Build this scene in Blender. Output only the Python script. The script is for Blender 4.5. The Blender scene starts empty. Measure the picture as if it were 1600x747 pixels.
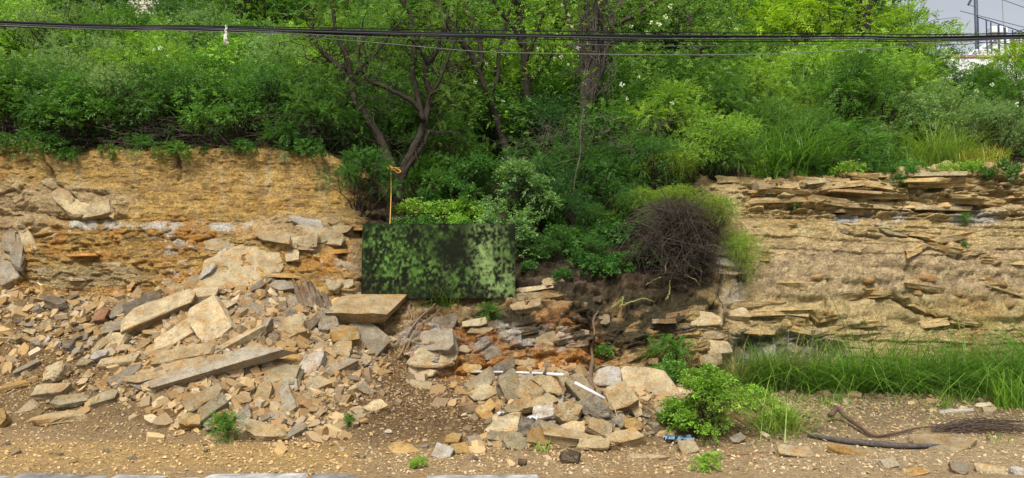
import bpy, bmesh, math, random
import numpy as np
from mathutils import Vector, Matrix
from mathutils.bvhtree import BVHTree

random.seed(7)
RNG = np.random.default_rng(11)
scene = bpy.context.scene
COL = scene.collection

# ------------------------------------------------------------------ camera
FPX, CX, HOR, CAMZ = 1200.0, 800.0, 465.0, 1.6     # focal length in photo pixels, centre column, horizon row, eye height
cam_data = bpy.data.cameras.new('camera')
cam_data.sensor_width = 36.0
cam_data.lens = 36.0 * FPX / 1600.0
cam_data.shift_y = (HOR - 373.5) / 1600.0
cam_data.clip_start = 0.1
cam_data.clip_end = 2000.0
cam = bpy.data.objects.new('camera', cam_data)
cam.location = (0, 0, CAMZ)
cam.rotation_euler = (math.radians(90), 0, 0)
COL.objects.link(cam)
scene.camera = cam

# ------------------------------------------------------------------ sky, sun, exposure
SUN_EL, SUN_AZ = 56.0, 196.0     # degrees; azimuth clockwise from +Y: behind the camera, a little to the left
world = bpy.data.worlds.new('World')
scene.world = world
world.use_nodes = True
wn, wl = world.node_tree.nodes, world.node_tree.links
wn.clear()
sky = wn.new('ShaderNodeTexSky')
sky.sky_type = 'NISHITA'
sky.sun_disc = False
sky.sun_elevation = math.radians(SUN_EL)
sky.sun_rotation = math.radians(SUN_AZ)
sky.dust_density = 2.0
sky.air_density = 1.0
whs = wn.new('ShaderNodeHueSaturation')
whs.inputs['Saturation'].default_value = 0.3
wbg = wn.new('ShaderNodeBackground')
wbg.inputs['Strength'].default_value = 0.1
wout = wn.new('ShaderNodeOutputWorld')
wl.new(sky.outputs[0], whs.inputs['Color'])
wl.new(whs.outputs[0], wbg.inputs['Color'])
wl.new(wbg.outputs[0], wout.inputs['Surface'])

sun_data = bpy.data.lights.new('sun', 'SUN')
sun_data.energy = 3.3
sun_data.angle = math.radians(18)
sun_data.color = (1.0, 0.95, 0.87)
sun = bpy.data.objects.new('sun', sun_data)
az, el = math.radians(SUN_AZ), math.radians(SUN_EL)
to_sun = Vector((math.sin(az) * math.cos(el), math.cos(az) * math.cos(el), math.sin(el)))
sun.rotation_euler = to_sun.to_track_quat('Z', 'Y').to_euler()
sun.location = (0, 0, 30)
COL.objects.link(sun)

vs = scene.view_settings
vs.view_transform = 'Standard'
vs.look = 'None'
vs.exposure = 0.64
vs.gamma = 1.0
vs.use_curve_mapping = False
scene.cycles.max_bounces = 6
scene.cycles.diffuse_bounces = 4
scene.cycles.transmission_bounces = 3
scene.cycles.use_denoising = True

# ------------------------------------------------------------------ helpers
def P(px, py, Y):
    """point that shows at photo pixel (px, py) when it stands Y metres away"""
    return Vector(((px - CX) / FPX * Y, Y, CAMZ - (py - HOR) / FPX * Y))

def zr(Y, row):
    return CAMZ - (row - HOR) / FPX * Y

def tag(o, label=None, cat=None, group=None, kind=None):
    if label: o['label'] = label
    if cat: o['category'] = cat
    if group: o['group'] = group
    if kind: o['kind'] = kind
    return o

def link(name, me, mat=None, parent=None, color=None):
    o = bpy.data.objects.new(name, me)
    COL.objects.link(o)
    if mat is not None and me is not None and len(me.materials) == 0:
        me.materials.append(mat)
    if parent is not None:
        o.parent = parent
    if color is not None:
        o.color = (color[0], color[1], color[2], 1.0)
    return o

def empty(name, loc=(0, 0, 0), rz=0.0, sc=1.0):
    o = bpy.data.objects.new(name, None)
    o.empty_display_size = 0.1
    COL.objects.link(o)
    o.location = loc
    o.rotation_euler = (0, 0, rz)
    o.scale = (sc, sc, sc) if not hasattr(sc, '__len__') else sc
    return o

def np_mesh(name, V, F, smooth=False, attrs=None):
    """mesh from arrays: V (n,3), F (m,k); attrs {name: (domain, array)}; (.,3) arrays become colours"""
    V = np.ascontiguousarray(V, dtype=np.float32)
    F = np.ascontiguousarray(F, dtype=np.int32)
    m, k = F.shape
    me = bpy.data.meshes.new(name)
    me.vertices.add(len(V))
    me.vertices.foreach_set('co', V.ravel())
    me.loops.add(m * k)
    me.loops.foreach_set('vertex_index', F.ravel())
    me.polygons.add(m)
    me.polygons.foreach_set('loop_start', np.arange(0, m * k, k, dtype=np.int32))
    me.polygons.foreach_set('use_smooth', np.full(m, smooth, dtype=bool))
    if attrs:
        for an, (dom, arr) in attrs.items():
            arr = np.asarray(arr, dtype=np.float32)
            if arr.ndim == 2:
                a = me.attributes.new(an, 'FLOAT_COLOR', dom)
                a.data.foreach_set('color', np.ascontiguousarray(np.hstack([arr, np.ones((len(arr), 1), np.float32)])).ravel())
            else:
                a = me.attributes.new(an, 'FLOAT', dom)
                a.data.foreach_set('value', arr)
    me.update(calc_edges=True)
    return me

class Acc:
    """collects vertex and triangle arrays into one mesh"""
    def __init__(self): self.V, self.F, self.n, self.A = [], [], 0, []
    def add(self, V, F, a=None):
        V = np.asarray(V, dtype=np.float32).reshape(-1, 3)
        F = np.asarray(F, dtype=np.int32)
        self.V.append(V); self.F.append(F + self.n); self.n += len(V)
        if a is not None: self.A.append(np.asarray(a, dtype=np.float32))
    def mesh(self, name, smooth=False, attr=None, dom='FACE'):
        V, F = np.vstack(self.V), np.vstack(self.F)
        at = {attr: (dom, np.concatenate(self.A))} if attr and self.A else None
        return np_mesh(name, V, F, smooth, at)

def tube_arrays(pts, rads, sides=6, caps=True):
    """tapered tube along a polyline, triangles"""
    pts = [Vector(p) for p in pts]
    n = len(pts)
    if not hasattr(rads, '__len__'): rads = [rads] * n
    V, F = [], []
    up = Vector((0.13, 0.31, 0.94))
    side = None
    for i, p in enumerate(pts):
        t = (pts[min(i + 1, n - 1)] - pts[max(i - 1, 0)])
        if t.length < 1e-9: t = Vector((0, 0, 1))
        t.normalize()
        if side is None:
            side = t.cross(up)
            if side.length < 1e-3: side = t.cross(Vector((1, 0, 0)))
        else:
            side = side - t * side.dot(t)
        side.normalize()
        b = t.cross(side)
        for k in range(sides):
            a = 2 * math.pi * k / sides
            V.append(p + (side * math.cos(a) + b * math.sin(a)) * rads[i])
    for i in range(n - 1):
        for k in range(sides):
            a, b_ = i * sides + k, i * sides + (k + 1) % sides
            c, d = a + sides, b_ + sides
            F.append((a, b_, d)); F.append((a, d, c))
    if caps:
        V.append(pts[0]); V.append(pts[-1])
        c0, c1 = len(V) - 2, len(V) - 1
        for k in range(sides):
            F.append((c0, (k + 1) % sides, k))
            F.append((c1, (n - 1) * sides + k, (n - 1) * sides + (k + 1) % sides))
    return np.array([tuple(v) for v in V]), np.array(F)

def smooth_path(pts, sub=4, jit=0.0, rng=random):
    """Catmull-Rom through the points"""
    pts = [Vector(p) for p in pts]
    out = []
    for i in range(len(pts) - 1):
        p0, p1, p2, p3 = pts[max(i - 1, 0)], pts[i], pts[i + 1], pts[min(i + 2, len(pts) - 1)]
        for s in range(sub):
            t = s / sub
            q = 0.5 * ((2 * p1) + (-p0 + p2) * t + (2 * p0 - 5 * p1 + 4 * p2 - p3) * t * t + (-p0 + 3 * p1 - 3 * p2 + p3) * t ** 3)
            if jit and (i or s): q = q + Vector((rng.uniform(-jit, jit), rng.uniform(-jit, jit), rng.uniform(-jit, jit)))
            out.append(q)
    out.append(pts[-1])
    return out

# value noise --------------------------------------------------------------
def _h(i, j, k, s):
    n = (i.astype(np.uint32) * np.uint32(374761393) + j.astype(np.uint32) * np.uint32(668265263)
         + k.astype(np.uint32) * np.uint32(2147483647) + np.uint32((s * 1274126177) & 0xffffffff))
    n = (n ^ (n >> np.uint32(13))) * np.uint32(1274126177)
    n = n ^ (n >> np.uint32(16))
    n = n * np.uint32(2246822519)
    n = n ^ (n >> np.uint32(15))
    return (n & np.uint32(0xffffff)).astype(np.float32) / np.float32(0xffffff)

def hsh(i, j, s=0):
    i, j = np.asarray(i).astype(np.int64), np.asarray(j).astype(np.int64)
    return _h(i, j, np.zeros_like(i), s)

def vnoise(x, y, z, s=0):
    xi, yi, zi = np.floor(x).astype(np.int64), np.floor(y).astype(np.int64), np.floor(z).astype(np.int64)
    fx, fy, fz = (x - xi), (y - yi), (z - zi)
    fx, fy, fz = fx * fx * (3 - 2 * fx), fy * fy * (3 - 2 * fy), fz * fz * (3 - 2 * fz)
    r = 0
    for dx in (0, 1):
        for dy in (0, 1):
            for dz in (0, 1):
                w = (fx if dx else 1 - fx) * (fy if dy else 1 - fy) * (fz if dz else 1 - fz)
                r = r + w * _h(xi + dx, yi + dy, zi + dz, s)
    return r * 2 - 1

def fbm(x, y, z, octv=4, s=0, gain=0.5):
    a, f, r, t = 1.0, 1.0, 0, 0
    for o in range(octv):
        r = r + a * vnoise(x * f, y * f, z * f, s + o * 17)
        t += a; a *= gain; f *= 2.03
    return r / t

def worley(x, y, z, s=0):
    """cell noise: F2-F1 (0 at cell borders), random value of the nearest cell"""
    xi, yi, zi = np.floor(x).astype(np.int64), np.floor(y).astype(np.int64), np.floor(z).astype(np.int64)
    f1 = np.full(x.shape, 9.0); f2 = f1.copy(); idv = np.zeros(x.shape)
    for dx in (-1, 0, 1):
        for dy in (-1, 0, 1):
            for dz in (-1, 0, 1):
                cx_, cy_, cz_ = xi + dx, yi + dy, zi + dz
                d = (cx_ + _h(cx_, cy_, cz_, s) - x) ** 2 + (cy_ + _h(cx_, cy_, cz_, s + 1) - y) ** 2 + (cz_ + _h(cx_, cy_, cz_, s + 2) - z) ** 2
                near = d < f1
                f2 = np.where(near, f1, np.minimum(f2, d))
                idv = np.where(near, _h(cx_, cy_, cz_, s + 3), idv)
                f1 = np.where(near, d, f1)
    return np.sqrt(f2) - np.sqrt(f1), idv

def sstep(a, b, x):
    t = np.clip((x - a) / (b - a), 0, 1)
    return t * t * (3 - 2 * t)

# ------------------------------------------------------------------ materials
def new_mat(name):
    m = bpy.data.materials.new(name)
    m.use_nodes = True
    m.node_tree.nodes.clear()
    return m, m.node_tree.nodes, m.node_tree.links

def principled(N, L, rough=0.9, spec=0.2):
    b = N.new('ShaderNodeBsdfPrincipled')
    b.inputs['Roughness'].default_value = rough
    b.inputs['Specular IOR Level'].default_value = spec
    o = N.new('ShaderNodeOutputMaterial')
    L.new(b.outputs[0], o.inputs['Surface'])
    return b

def noise(N, L, vec, scale, detail=4, rough=0.6):
    n = N.new('ShaderNodeTexNoise')
    n.inputs['Scale'].default_value = scale
    n.inputs['Detail'].default_value = detail
    n.inputs['Roughness'].default_value = rough
    if vec is not None: L.new(vec, n.inputs['Vector'])
    return n

def mapr(N, L, sock, a, b, c, d):
    m = N.new('ShaderNodeMapRange')
    for i, v in enumerate((a, b, c, d)): m.inputs[i + 1].default_value = v
    L.new(sock, m.inputs[0])
    return m.outputs[0]

def mixc(N, L, blend, fac, a, b):
    m = N.new('ShaderNodeMix')
    m.data_type = 'RGBA'; m.blend_type = blend
    for idx, v in ((0, fac), (6, a), (7, b)):
        if hasattr(v, 'is_output'): L.new(v, m.inputs[idx])
        elif hasattr(v, '__len__'): m.inputs[idx].default_value = (*v[:3], 1)
        else: m.inputs[idx].default_value = v
    return m.outputs[2]

def math_n(N, L, op, a, b=None):
    m = N.new('ShaderNodeMath'); m.operation = op
    for i, v in enumerate((a, b)):
        if v is None: continue
        if hasattr(v, 'is_output'): L.new(v, m.inputs[i])
        else: m.inputs[i].default_value = v
    return m.outputs[0]

def bump(N, L, h, strength, dist, normal=None):
    b = N.new('ShaderNodeBump')
    b.inputs['Strength'].default_value = strength
    b.inputs['Distance'].default_value = dist
    L.new(h, b.inputs['Height'])
    if normal is not None: L.new(normal, b.inputs['Normal'])
    return b.outputs[0]

def mat_ground():
    """earth and rock: colour from the surface's own colour attribute, grain and fine relief from noise"""
    m, N, L = new_mat('earth_and_rock')
    b = principled(N, L, 0.95, 0.1)
    at = N.new('ShaderNodeAttribute'); at.attribute_name = 'Col'
    geo = N.new('ShaderNodeNewGeometry')
    n1 = noise(N, L, geo.outputs['Position'], 9, 6, 0.7)
    n2 = noise(N, L, geo.outputs['Position'], 60, 4, 0.7)
    n3 = noise(N, L, geo.outputs['Position'], 26, 8, 0.75)
    v = math_n(N, L, 'MULTIPLY', mapr(N, L, n1.outputs[0], 0.3, 0.7, 0.78, 1.2), mapr(N, L, n2.outputs[0], 0.28, 0.72, 0.5, 1.45))
    v = math_n(N, L, 'MULTIPLY', v, mapr(N, L, n3.outputs[0], 0.35, 0.62, 0.62, 1.22))
    c = mixc(N, L, 'MULTIPLY', 1.0, at.outputs['Color'], v)
    L.new(c, b.inputs['Base Color'])
    h = math_n(N, L, 'ADD', math_n(N, L, 'MULTIPLY', n1.outputs[0], 2.0), math_n(N, L, 'ADD', math_n(N, L, 'MULTIPLY', n3.outputs[0], 2.2), n2.outputs[0]))
    L.new(bump(N, L, h, 1.0, 0.045), b.inputs['Normal'])
    return m

def mat_rock():
    m, N, L = new_mat('broken_stone')
    b = principled(N, L, 0.92, 0.15)
    oi = N.new('ShaderNodeObjectInfo')
    tc = N.new('ShaderNodeTexCoord')
    off = N.new('ShaderNodeVectorMath'); off.operation = 'MULTIPLY_ADD'
    L.new(oi.outputs['Random'], off.inputs[0]); off.inputs[1].default_value = (37, 91, 53); L.new(tc.outputs['Object'], off.inputs[2])
    geo = N.new('ShaderNodeNewGeometry')
    mp = N.new('ShaderNodeMapping'); mp.inputs['Scale'].default_value = (2.0, 2.0, 11.0); L.new(off.outputs[0], mp.inputs[0])
    band = noise(N, L, mp.outputs[0], 2.2, 5, 0.65)
    blot = noise(N, L, geo.outputs['Position'], 6.5, 5, 0.65)
    fine = noise(N, L, geo.outputs['Position'], 70, 4, 0.7)
    v = math_n(N, L, 'MULTIPLY', mapr(N, L, band.outputs[0], 0.3, 0.7, 0.68, 1.2), mapr(N, L, fine.outputs[0], 0.25, 0.75, 0.6, 1.32))
    c = mixc(N, L, 'MULTIPLY', 1.0, oi.outputs['Color'], v)
    st = mapr(N, L, blot.outputs[0], 0.50, 0.66, 0.0, 0.75)
    c = mixc(N, L, 'MULTIPLY', st, c, (1.0, 0.70, 0.40))
    gr = mapr(N, L, blot.outputs[0], 0.34, 0.46, 0.4, 0.0)
    c = mixc(N, L, 'MIX', gr, c, (0.50, 0.43, 0.31))
    dirt = noise(N, L, geo.outputs['Position'], 3.1, 6, 0.7)
    c = mixc(N, L, 'MIX', mapr(N, L, dirt.outputs[0], 0.50, 0.66, 0.0, 0.6), c, (0.27, 0.175, 0.085))
    sp = noise(N, L, geo.outputs['Position'], 24, 6, 0.75)
    c = mixc(N, L, 'MULTIPLY', mapr(N, L, sp.outputs[0], 0.52, 0.66, 0.0, 0.75), c, (0.42, 0.38, 0.33))
    L.new(c, b.inputs['Base Color'])
    h = math_n(N, L, 'ADD', math_n(N, L, 'MULTIPLY', band.outputs[0], 1.4), math_n(N, L, 'ADD', fine.outputs[0], blot.outputs[0]))
    L.new(bump(N, L, h, 1.0, 0.028), b.inputs['Normal'])
    return m

def mat_chip():
    m, N, L = new_mat('stone_chips')
    b = principled(N, L, 0.95, 0.1)
    at = N.new('ShaderNodeAttribute'); at.attribute_name = 'Col'
    geo = N.new('ShaderNodeNewGeometry')
    f = noise(N, L, geo.outputs['Position'], 55, 3, 0.6)
    L.new(mixc(N, L, 'MULTIPLY', 1.0, at.outputs['Color'], mapr(N, L, f.outputs[0], 0.3, 0.7, 0.8, 1.2)), b.inputs['Base Color'])
    return m

def mat_leaf(name='leaf', trans=0.36, rough=0.5, spec=0.35):
    m, N, L = new_mat(name)
    oi = N.new('ShaderNodeObjectInfo')
    at = N.new('ShaderNodeAttribute'); at.attribute_name = 'lv'
    # each leaf its own shade: young leaves yellower, old ones bluer
    dk = mixc(N, L, 'MULTIPLY', 1.0, oi.outputs['Color'], (0.45, 0.55, 0.6))
    lt = mixc(N, L, 'MULTIPLY', 1.0, oi.outputs['Color'], (1.5, 1.45, 1.1))
    c = mixc(N, L, 'MIX', at.outputs['Fac'], dk, lt)
    b = N.new('ShaderNodeBsdfPrincipled')
    b.inputs['Roughness'].default_value = rough
    b.inputs['Specular IOR Level'].default_value = spec
    t = N.new('ShaderNodeBsdfTranslucent')
    L.new(c, b.inputs['Base Color'])
    L.new(mixc(N, L, 'MULTIPLY', 1.0, c, (1.25, 1.3, 0.5)), t.inputs['Color'])
    mx = N.new('ShaderNodeMixShader'); mx.inputs[0].default_value = trans
    L.new(b.outputs[0], mx.inputs[1]); L.new(t.outputs[0], mx.inputs[2])
    o = N.new('ShaderNodeOutputMaterial'); L.new(mx.outputs[0], o.inputs['Surface'])
    return m

def mat_tint(name, rough=0.9, spec=0.2, var=0.35, scale=25, bmp=0.5, stretch=(1, 1, 1), dist=0.01):
    """the object's own colour with a little noise: bark, wood, wire, rope, plastic"""
    m, N, L = new_mat(name)
    b = principled(N, L, rough, spec)
    oi = N.new('ShaderNodeObjectInfo')
    tc = N.new('ShaderNodeTexCoord')
    mp = N.new('ShaderNodeMapping'); mp.inputs['Scale'].default_value = stretch; L.new(tc.outputs['Object'], mp.inputs[0])
    n = noise(N, L, mp.outputs[0], scale, 5, 0.65)
    L.new(mixc(N, L, 'MULTIPLY', 1.0, oi.outputs['Color'], mapr(N, L, n.outputs[0], 0.28, 0.72, 1 - var, 1 + var)), b.inputs['Base Color'])
    if bmp: L.new(bump(N, L, n.outputs[0], bmp, dist), b.inputs['Normal'])
    return m

M_GROUND, M_ROCK, M_CHIP = mat_ground(), mat_rock(), mat_chip()
M_LEAF = mat_leaf()
M_GRASS = mat_leaf('grass_blade', 0.35, 0.45, 0.4)
M_BARK = mat_tint('bark', 0.95, 0.1, 0.45, 14, 0.9, (3, 3, 0.7), 0.02)
M_TWIG = mat_tint('dry_twig', 0.95, 0.1, 0.3, 30, 0.0)
M_CABLE = mat_tint('cable_sheath', 0.8, 0.15, 0.2, 6, 0.0)
M_PLAST = mat_tint('weathered_plastic', 0.45, 0.4, 0.18, 12, 0.1)
M_WALL = mat_tint('weathered_render', 0.9, 0.2, 0.22, 3, 0.3)
M_STEEL = mat_tint('painted_steel', 0.5, 0.4, 0.15, 8, 0.0)
M_CONC = mat_tint('worn_concrete', 0.95, 0.1, 0.6, 7, 0.8)
# ------------------------------------------------------------------ terrain: road verge, talus, cut rock faces, hillside
# profile columns: X -> list of (distance Y, photo row) for foot, lower talus, upper talus, face base, lower ledge, upper ledge, face top
COLS = {
 -14.0: [(8.8, 662), (9.7, 603), (10.9, 507), (11.6, 455), (11.85, 352), (12.10, 345), (12.5, 236)],
  -8.5: [(8.8, 662), (9.7, 603), (10.9, 507), (11.6, 455), (11.85, 352), (12.10, 345), (12.5, 238)],
  -6.0: [(8.8, 664), (9.7, 605), (10.9, 507), (11.6, 455), (11.85, 352), (12.12, 345), (12.5, 236)],
  -4.2: [(8.4, 685), (9.4, 592), (10.5, 512), (11.5, 440), (11.80, 365), (12.10, 352), (12.5, 236)],
  -3.0: [(8.4, 685), (9.5, 602), (10.5, 515), (11.3, 455), (11.70, 385), (12.10, 350), (12.6, 240)],
  -2.3: [(8.3, 692), (9.6, 618), (10.5, 548), (11.1, 485), (11.50, 430), (12.20, 370), (13.0, 305)],
  -1.2: [(8.2, 700), (9.4, 642), (10.2, 608), (10.6, 596), (11.00, 530), (11.35, 473), (12.9, 352)],
   0.3: [(8.2, 702), (9.4, 645), (10.2, 600), (10.7, 580), (11.10, 505), (11.50, 455), (13.0, 352)],
   1.5: [(8.2, 702), (9.5, 635), (10.4, 602), (10.9, 585), (11.30, 510), (11.80, 432), (13.2, 345)],
   2.5: [(8.4, 692), (9.7, 635), (10.6, 606), (11.2, 580), (11.50, 500), (11.90, 420), (12.8, 310)],
   3.3: [(8.6, 684), (10.0, 633), (10.9, 612), (11.6, 570), (11.80, 500), (11.95, 400), (12.3, 290)],
   5.5: [(9.2, 659), (10.2, 635), (11.1, 617), (11.8, 590), (11.95, 505), (11.98, 400), (12.3, 279)],
   8.5: [(9.2, 659), (10.2, 635), (11.1, 617), (11.8, 590), (11.95, 505), (11.98, 400), (12.3, 268)],
  14.0: [(9.2, 659), (10.2, 635), (11.1, 617), (11.8, 590), (11.95, 505), (11.98, 400), (12.3, 268)],
}
HILL = {-14.0: (5.9, 11.2), -3.0: (5.8, 11.0), 0.0: (5.6, 10.6), 4.0: (5.4, 10.0), 8.0: (5.2, 9.0), 14.0: (5.2, 8.6)}   # height at 18 m and 32 m
cx = np.array(sorted(COLS))
KY = [[COLS[x][k][0] for x in cx] for k in range(7)]
KZ = [[zr(*COLS[x][k]) for x in cx] for k in range(7)]
hx = np.array(sorted(HILL))

U = np.concatenate([np.linspace(-14, -8.8, 40)[:-1], np.linspace(-8.8, 8.8, 960), np.linspace(8.8, 14, 40)[1:]])
def col_interp(xs, vals):
    """linear in X, softened over about half a metre"""
    r = 0
    for d in (-0.35, -0.2, 0, 0.2, 0.35): r = r + np.interp(U + d, xs, vals)
    return r / 5
ys = [np.full_like(U, 6.2), np.full_like(U, 6.98)] + [col_interp(cx, k) for k in KY]
zs = [np.full_like(U, -0.02), np.full_like(U, -0.012)] + [col_interp(cx, k) for k in KZ]
zs[2] = np.maximum(zs[2], 0.0)
ys += [ys[8] + 0.7, np.full_like(U, 18.0), np.full_like(U, 32.0), np.full_like(U, 90.0)]
zs += [zs[8] + 0.2, col_interp(hx, [HILL[x][0] for x in hx]), col_interp(hx, [HILL[x][1] for x in hx]), col_interp(hx, [HILL[x][1] + 0.5 for x in hx])]
SEG = [14, 42, 46, 52, 40, 92, 26, 136, 14, 24, 24, 8]
Yg, Zg, knot = [], [], []
for k, n in enumerate(SEG):
    for i in range(n + (1 if k == len(SEG) - 1 else 0)):
        t = i / n
        Yg.append(ys[k] * (1 - t) + ys[k + 1] * t); Zg.append(zs[k] * (1 - t) + zs[k + 1] * t); knot.append(k + t)
Yg, Zg = np.array(Yg), np.array(Zg)
Xg = np.repeat(U[None, :], len(Yg), 0)
K = np.repeat(np.array(knot)[:, None], len(U), 1)
# mounds under the two rubble heaps
def mound(X0, Y0, rx, ry, h):
    d = ((Xg - X0) / rx) ** 2 + ((Yg - Y0) / ry) ** 2
    return h * np.exp(-d * 1.4)
soft = sstep(4.6, 3.6, K)
Zg += soft * (mound(0.62, 9.35, 0.90, 0.72, 0.50) + mound(-3.6, 9.7, 1.3, 1.0, 0.12) + mound(2.35, 9.4, 0.5, 0.6, 0.12))
PXg, PYg = CX + FPX * Xg / Yg, HOR - FPX * (Zg - CAMZ) / Yg       # where each point shows, used to lay out beds, cracks and stains

def ell(cx_, cy_, rx, ry, soft_=0.35, wob=0.35, s=3):
    d = np.sqrt(((PXg - cx_) / rx) ** 2 + ((PYg - cy_) / ry) ** 2) + wob * fbm(PXg / 38, PYg / 22, PXg * 0, 3, s)
    return sstep(1 + soft_, 1 - soft_, d)

def box(x0, x1, y0, y1, s=18):
    return sstep(x0 - s, x0 + s, PXg) * sstep(x1 + s, x1 - s, PXg) * sstep(y0 - s, y0 + s, PYg) * sstep(y1 + s, y1 - s, PYg)

cliff = sstep(4.75, 5.1, K) * sstep(9.2, 8.7, K)
wl_ = sstep(-2.2, -2.8, Xg); wr_ = sstep(3.0, 3.5, Xg); wm_ = np.clip(1 - wl_ - wr_, 0, 1)

# normals of the plain surface
def grid_normals(X, Y, Z):
    du = np.stack([np.gradient(a, axis=1) for a in (X, Y, Z)], -1)
    dv = np.stack([np.gradient(a, axis=0) for a in (X, Y, Z)], -1)
    n = np.cross(du, dv)
    return n / (np.linalg.norm(n, axis=-1, keepdims=True) + 1e-12)
Nn = grid_normals(Xg, Yg, Zg)

def beds(x, z, thick, wid, s, dip=0.0, wav=0.06):
    """broken bedding: returns offset per block (-1..1), joint mask, block tint"""
    w = z + dip * x + wav * fbm(x * 0.7, z * 0.5, x * 0 + s, 3, s) + 0.018 * fbm(x * 6, z * 6, x * 0, 2, s + 5)
    rr = np.random.default_rng(s)
    edges = np.cumsum(rr.uniform(0.45, 1.6, 400) * thick) - 6
    li = np.searchsorted(edges, w.ravel()).reshape(w.shape)
    lo, hi = edges[np.clip(li - 1, 0, 399)], edges[np.clip(li, 0, 399)]
    fz = (w - lo) / (hi - lo + 1e-6)
    bw = wid * (0.5 + 1.3 * hsh(li, li * 0 + 3, s))
    xx = (x + 0.05 * fbm(x * 5, z * 5, x * 0 + 2, 2, s + 9)) / bw + 7.3 * hsh(li, li * 0 + 1, s)
    bi = np.floor(xx)
    fx = xx - bi
    off = hsh(bi, li, s + 2) * 2 - 1
    ez = np.minimum(fz, 1 - fz) * (hi - lo)
    ex = np.minimum(fx, 1 - fx) * bw
    joint = np.maximum(sstep(0.020, 0.004, ez) * (hsh(bi, li, s + 11) > 0.35), sstep(0.016, 0.003, ex) * (hsh(bi, li, s + 12) > 0.5))
    return off, joint, hsh(bi, li, s + 7)

bx, bz = Xg, Zg + 0.1 * Yg
offA, jA, tA = beds(bx, bz, 0.055, 0.35, 21, 0.01)
offB, jB, tB = beds(bx, bz, 0.13, 0.9, 33, 0.03)
offC, jC, tC = beds(bx, bz, 0.20, 0.8, 47, -0.12, 0.12)
low = fbm(Xg * 1.1, Yg * 1.1, Zg * 1.1, 4, 5)
mid = fbm(Xg * 4, Yg * 4, Zg * 4, 4, 6)
fin = fbm(Xg * 14, Yg * 14, Zg * 14, 3, 8)
pit = fbm(Xg * 9, Yg * 9, Zg * 9, 2, 9)

# broken-block texture of the faces, worked out for the face rows only
ra, rq_ = int(np.cumsum(SEG)[3]), int(np.cumsum(SEG)[8])
def cells(sx, sz, s):
    e, v = np.ones_like(Xg), np.full(Xg.shape, .5)
    q = (slice(ra, rq_), slice(None))
    wx = Xg[q] + .06 * mid[q]; wz = bz[q] + .05 * mid[q]
    e[q], v[q] = worley(wx / sx, Yg[q] / sx, wz / sz, s)
    return e, v * 2 - 1
eA, vA = cells(.34, .13, 5)
eB, vB = cells(.12, .06, 6)
jE, jF = sstep(.10, .0, eA), sstep(.12, .0, eB)
disp = np.zeros_like(Xg)
# left face: crumbly ochre marl, thin beds, toothed bucket marks
groove = np.sin(Xg * 2 * math.pi / 0.135 + 1.2 * fbm(Xg * 0.6, Zg * 0.8, Xg * 0, 2, 12)) * box(290, 535, 246, 338)
upper = box(70, 560, 238, 342)
n_irr = sstep(-.1, .35, fbm(Xg * 1.5, Zg * 1.2, Xg * 0, 3, 19))
disp += wl_ * cliff * (0.09 * low + 0.045 * mid + 0.024 * fin + 0.006 * offA * (0.4 + upper) - 0.006 * jA + 0.010 * offB - 0.008 * jB + 0.010 * groove * (.3 + n_irr) + (1 - .75 * upper) * (0.035 * vA - 0.02 * jE) + (1 - .6 * upper) * (0.014 * vB - 0.010 * jF))
disp += wl_ * cliff * (0.22 * ell(35, 285, 62, 62) + 0.16 * ell(125, 318, 75, 26) - 0.06 * ell(300, 290, 190, 42) + 0.10 * ell(470, 365, 75, 26) + 0.06 * ell(60, 420, 60, 40))
# right face: bedded sandstone, ledges at the top, popcorn weathering in the middle, hollow at the foot
topbeds = box(1160, 1700, 262, 338, 14); popc = box(1180, 1700, 385, 462, 22); lowbeds = box(1100, 1700, 462, 545, 12)
disp += wr_ * cliff * (0.05 * low + 0.02 * mid + 0.008 * fin + topbeds * (0.085 * offA - 0.055 * jA + 0.07 * offB - 0.05 * jB) + 0.028 * offB * (1 - topbeds)
        - 0.022 * jB * (1 - popc) + popc * (0.024 * np.abs(pit) + 0.012 * fin) + lowbeds * (0.05 * offC - 0.03 * jC + 0.018 * vA) + topbeds * (0.05 * vA - .03 * jE + .02 * vB) + (1 - popc) * (0.008 * vB - 0.006 * jF) + popc * (.012 * vB - .014 * jF))
disp -= wr_ * cliff * 0.17 * ell(1215, 548, 95, 26, 0.25, 0.5, 4)
# middle: weathered contorted rock and soil
disp += wm_ * cliff * (0.10 * low + 0.05 * mid + 0.012 * fin + 0.04 * offC - 0.03 * jC + 0.01 * offA + .06 * vA - .04 * jE + .022 * vB - .016 * jF)
disp += wm_ * cliff * (0.16 * ell(668, 550, 42, 40) + 0.13 * ell(835, 520, 90, 60) + 0.16 * ell(1090, 520, 50, 60) - 0.12 * ell(735, 560, 30, 30) - 0.15 * ell(950, 520, 45, 60))

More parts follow.
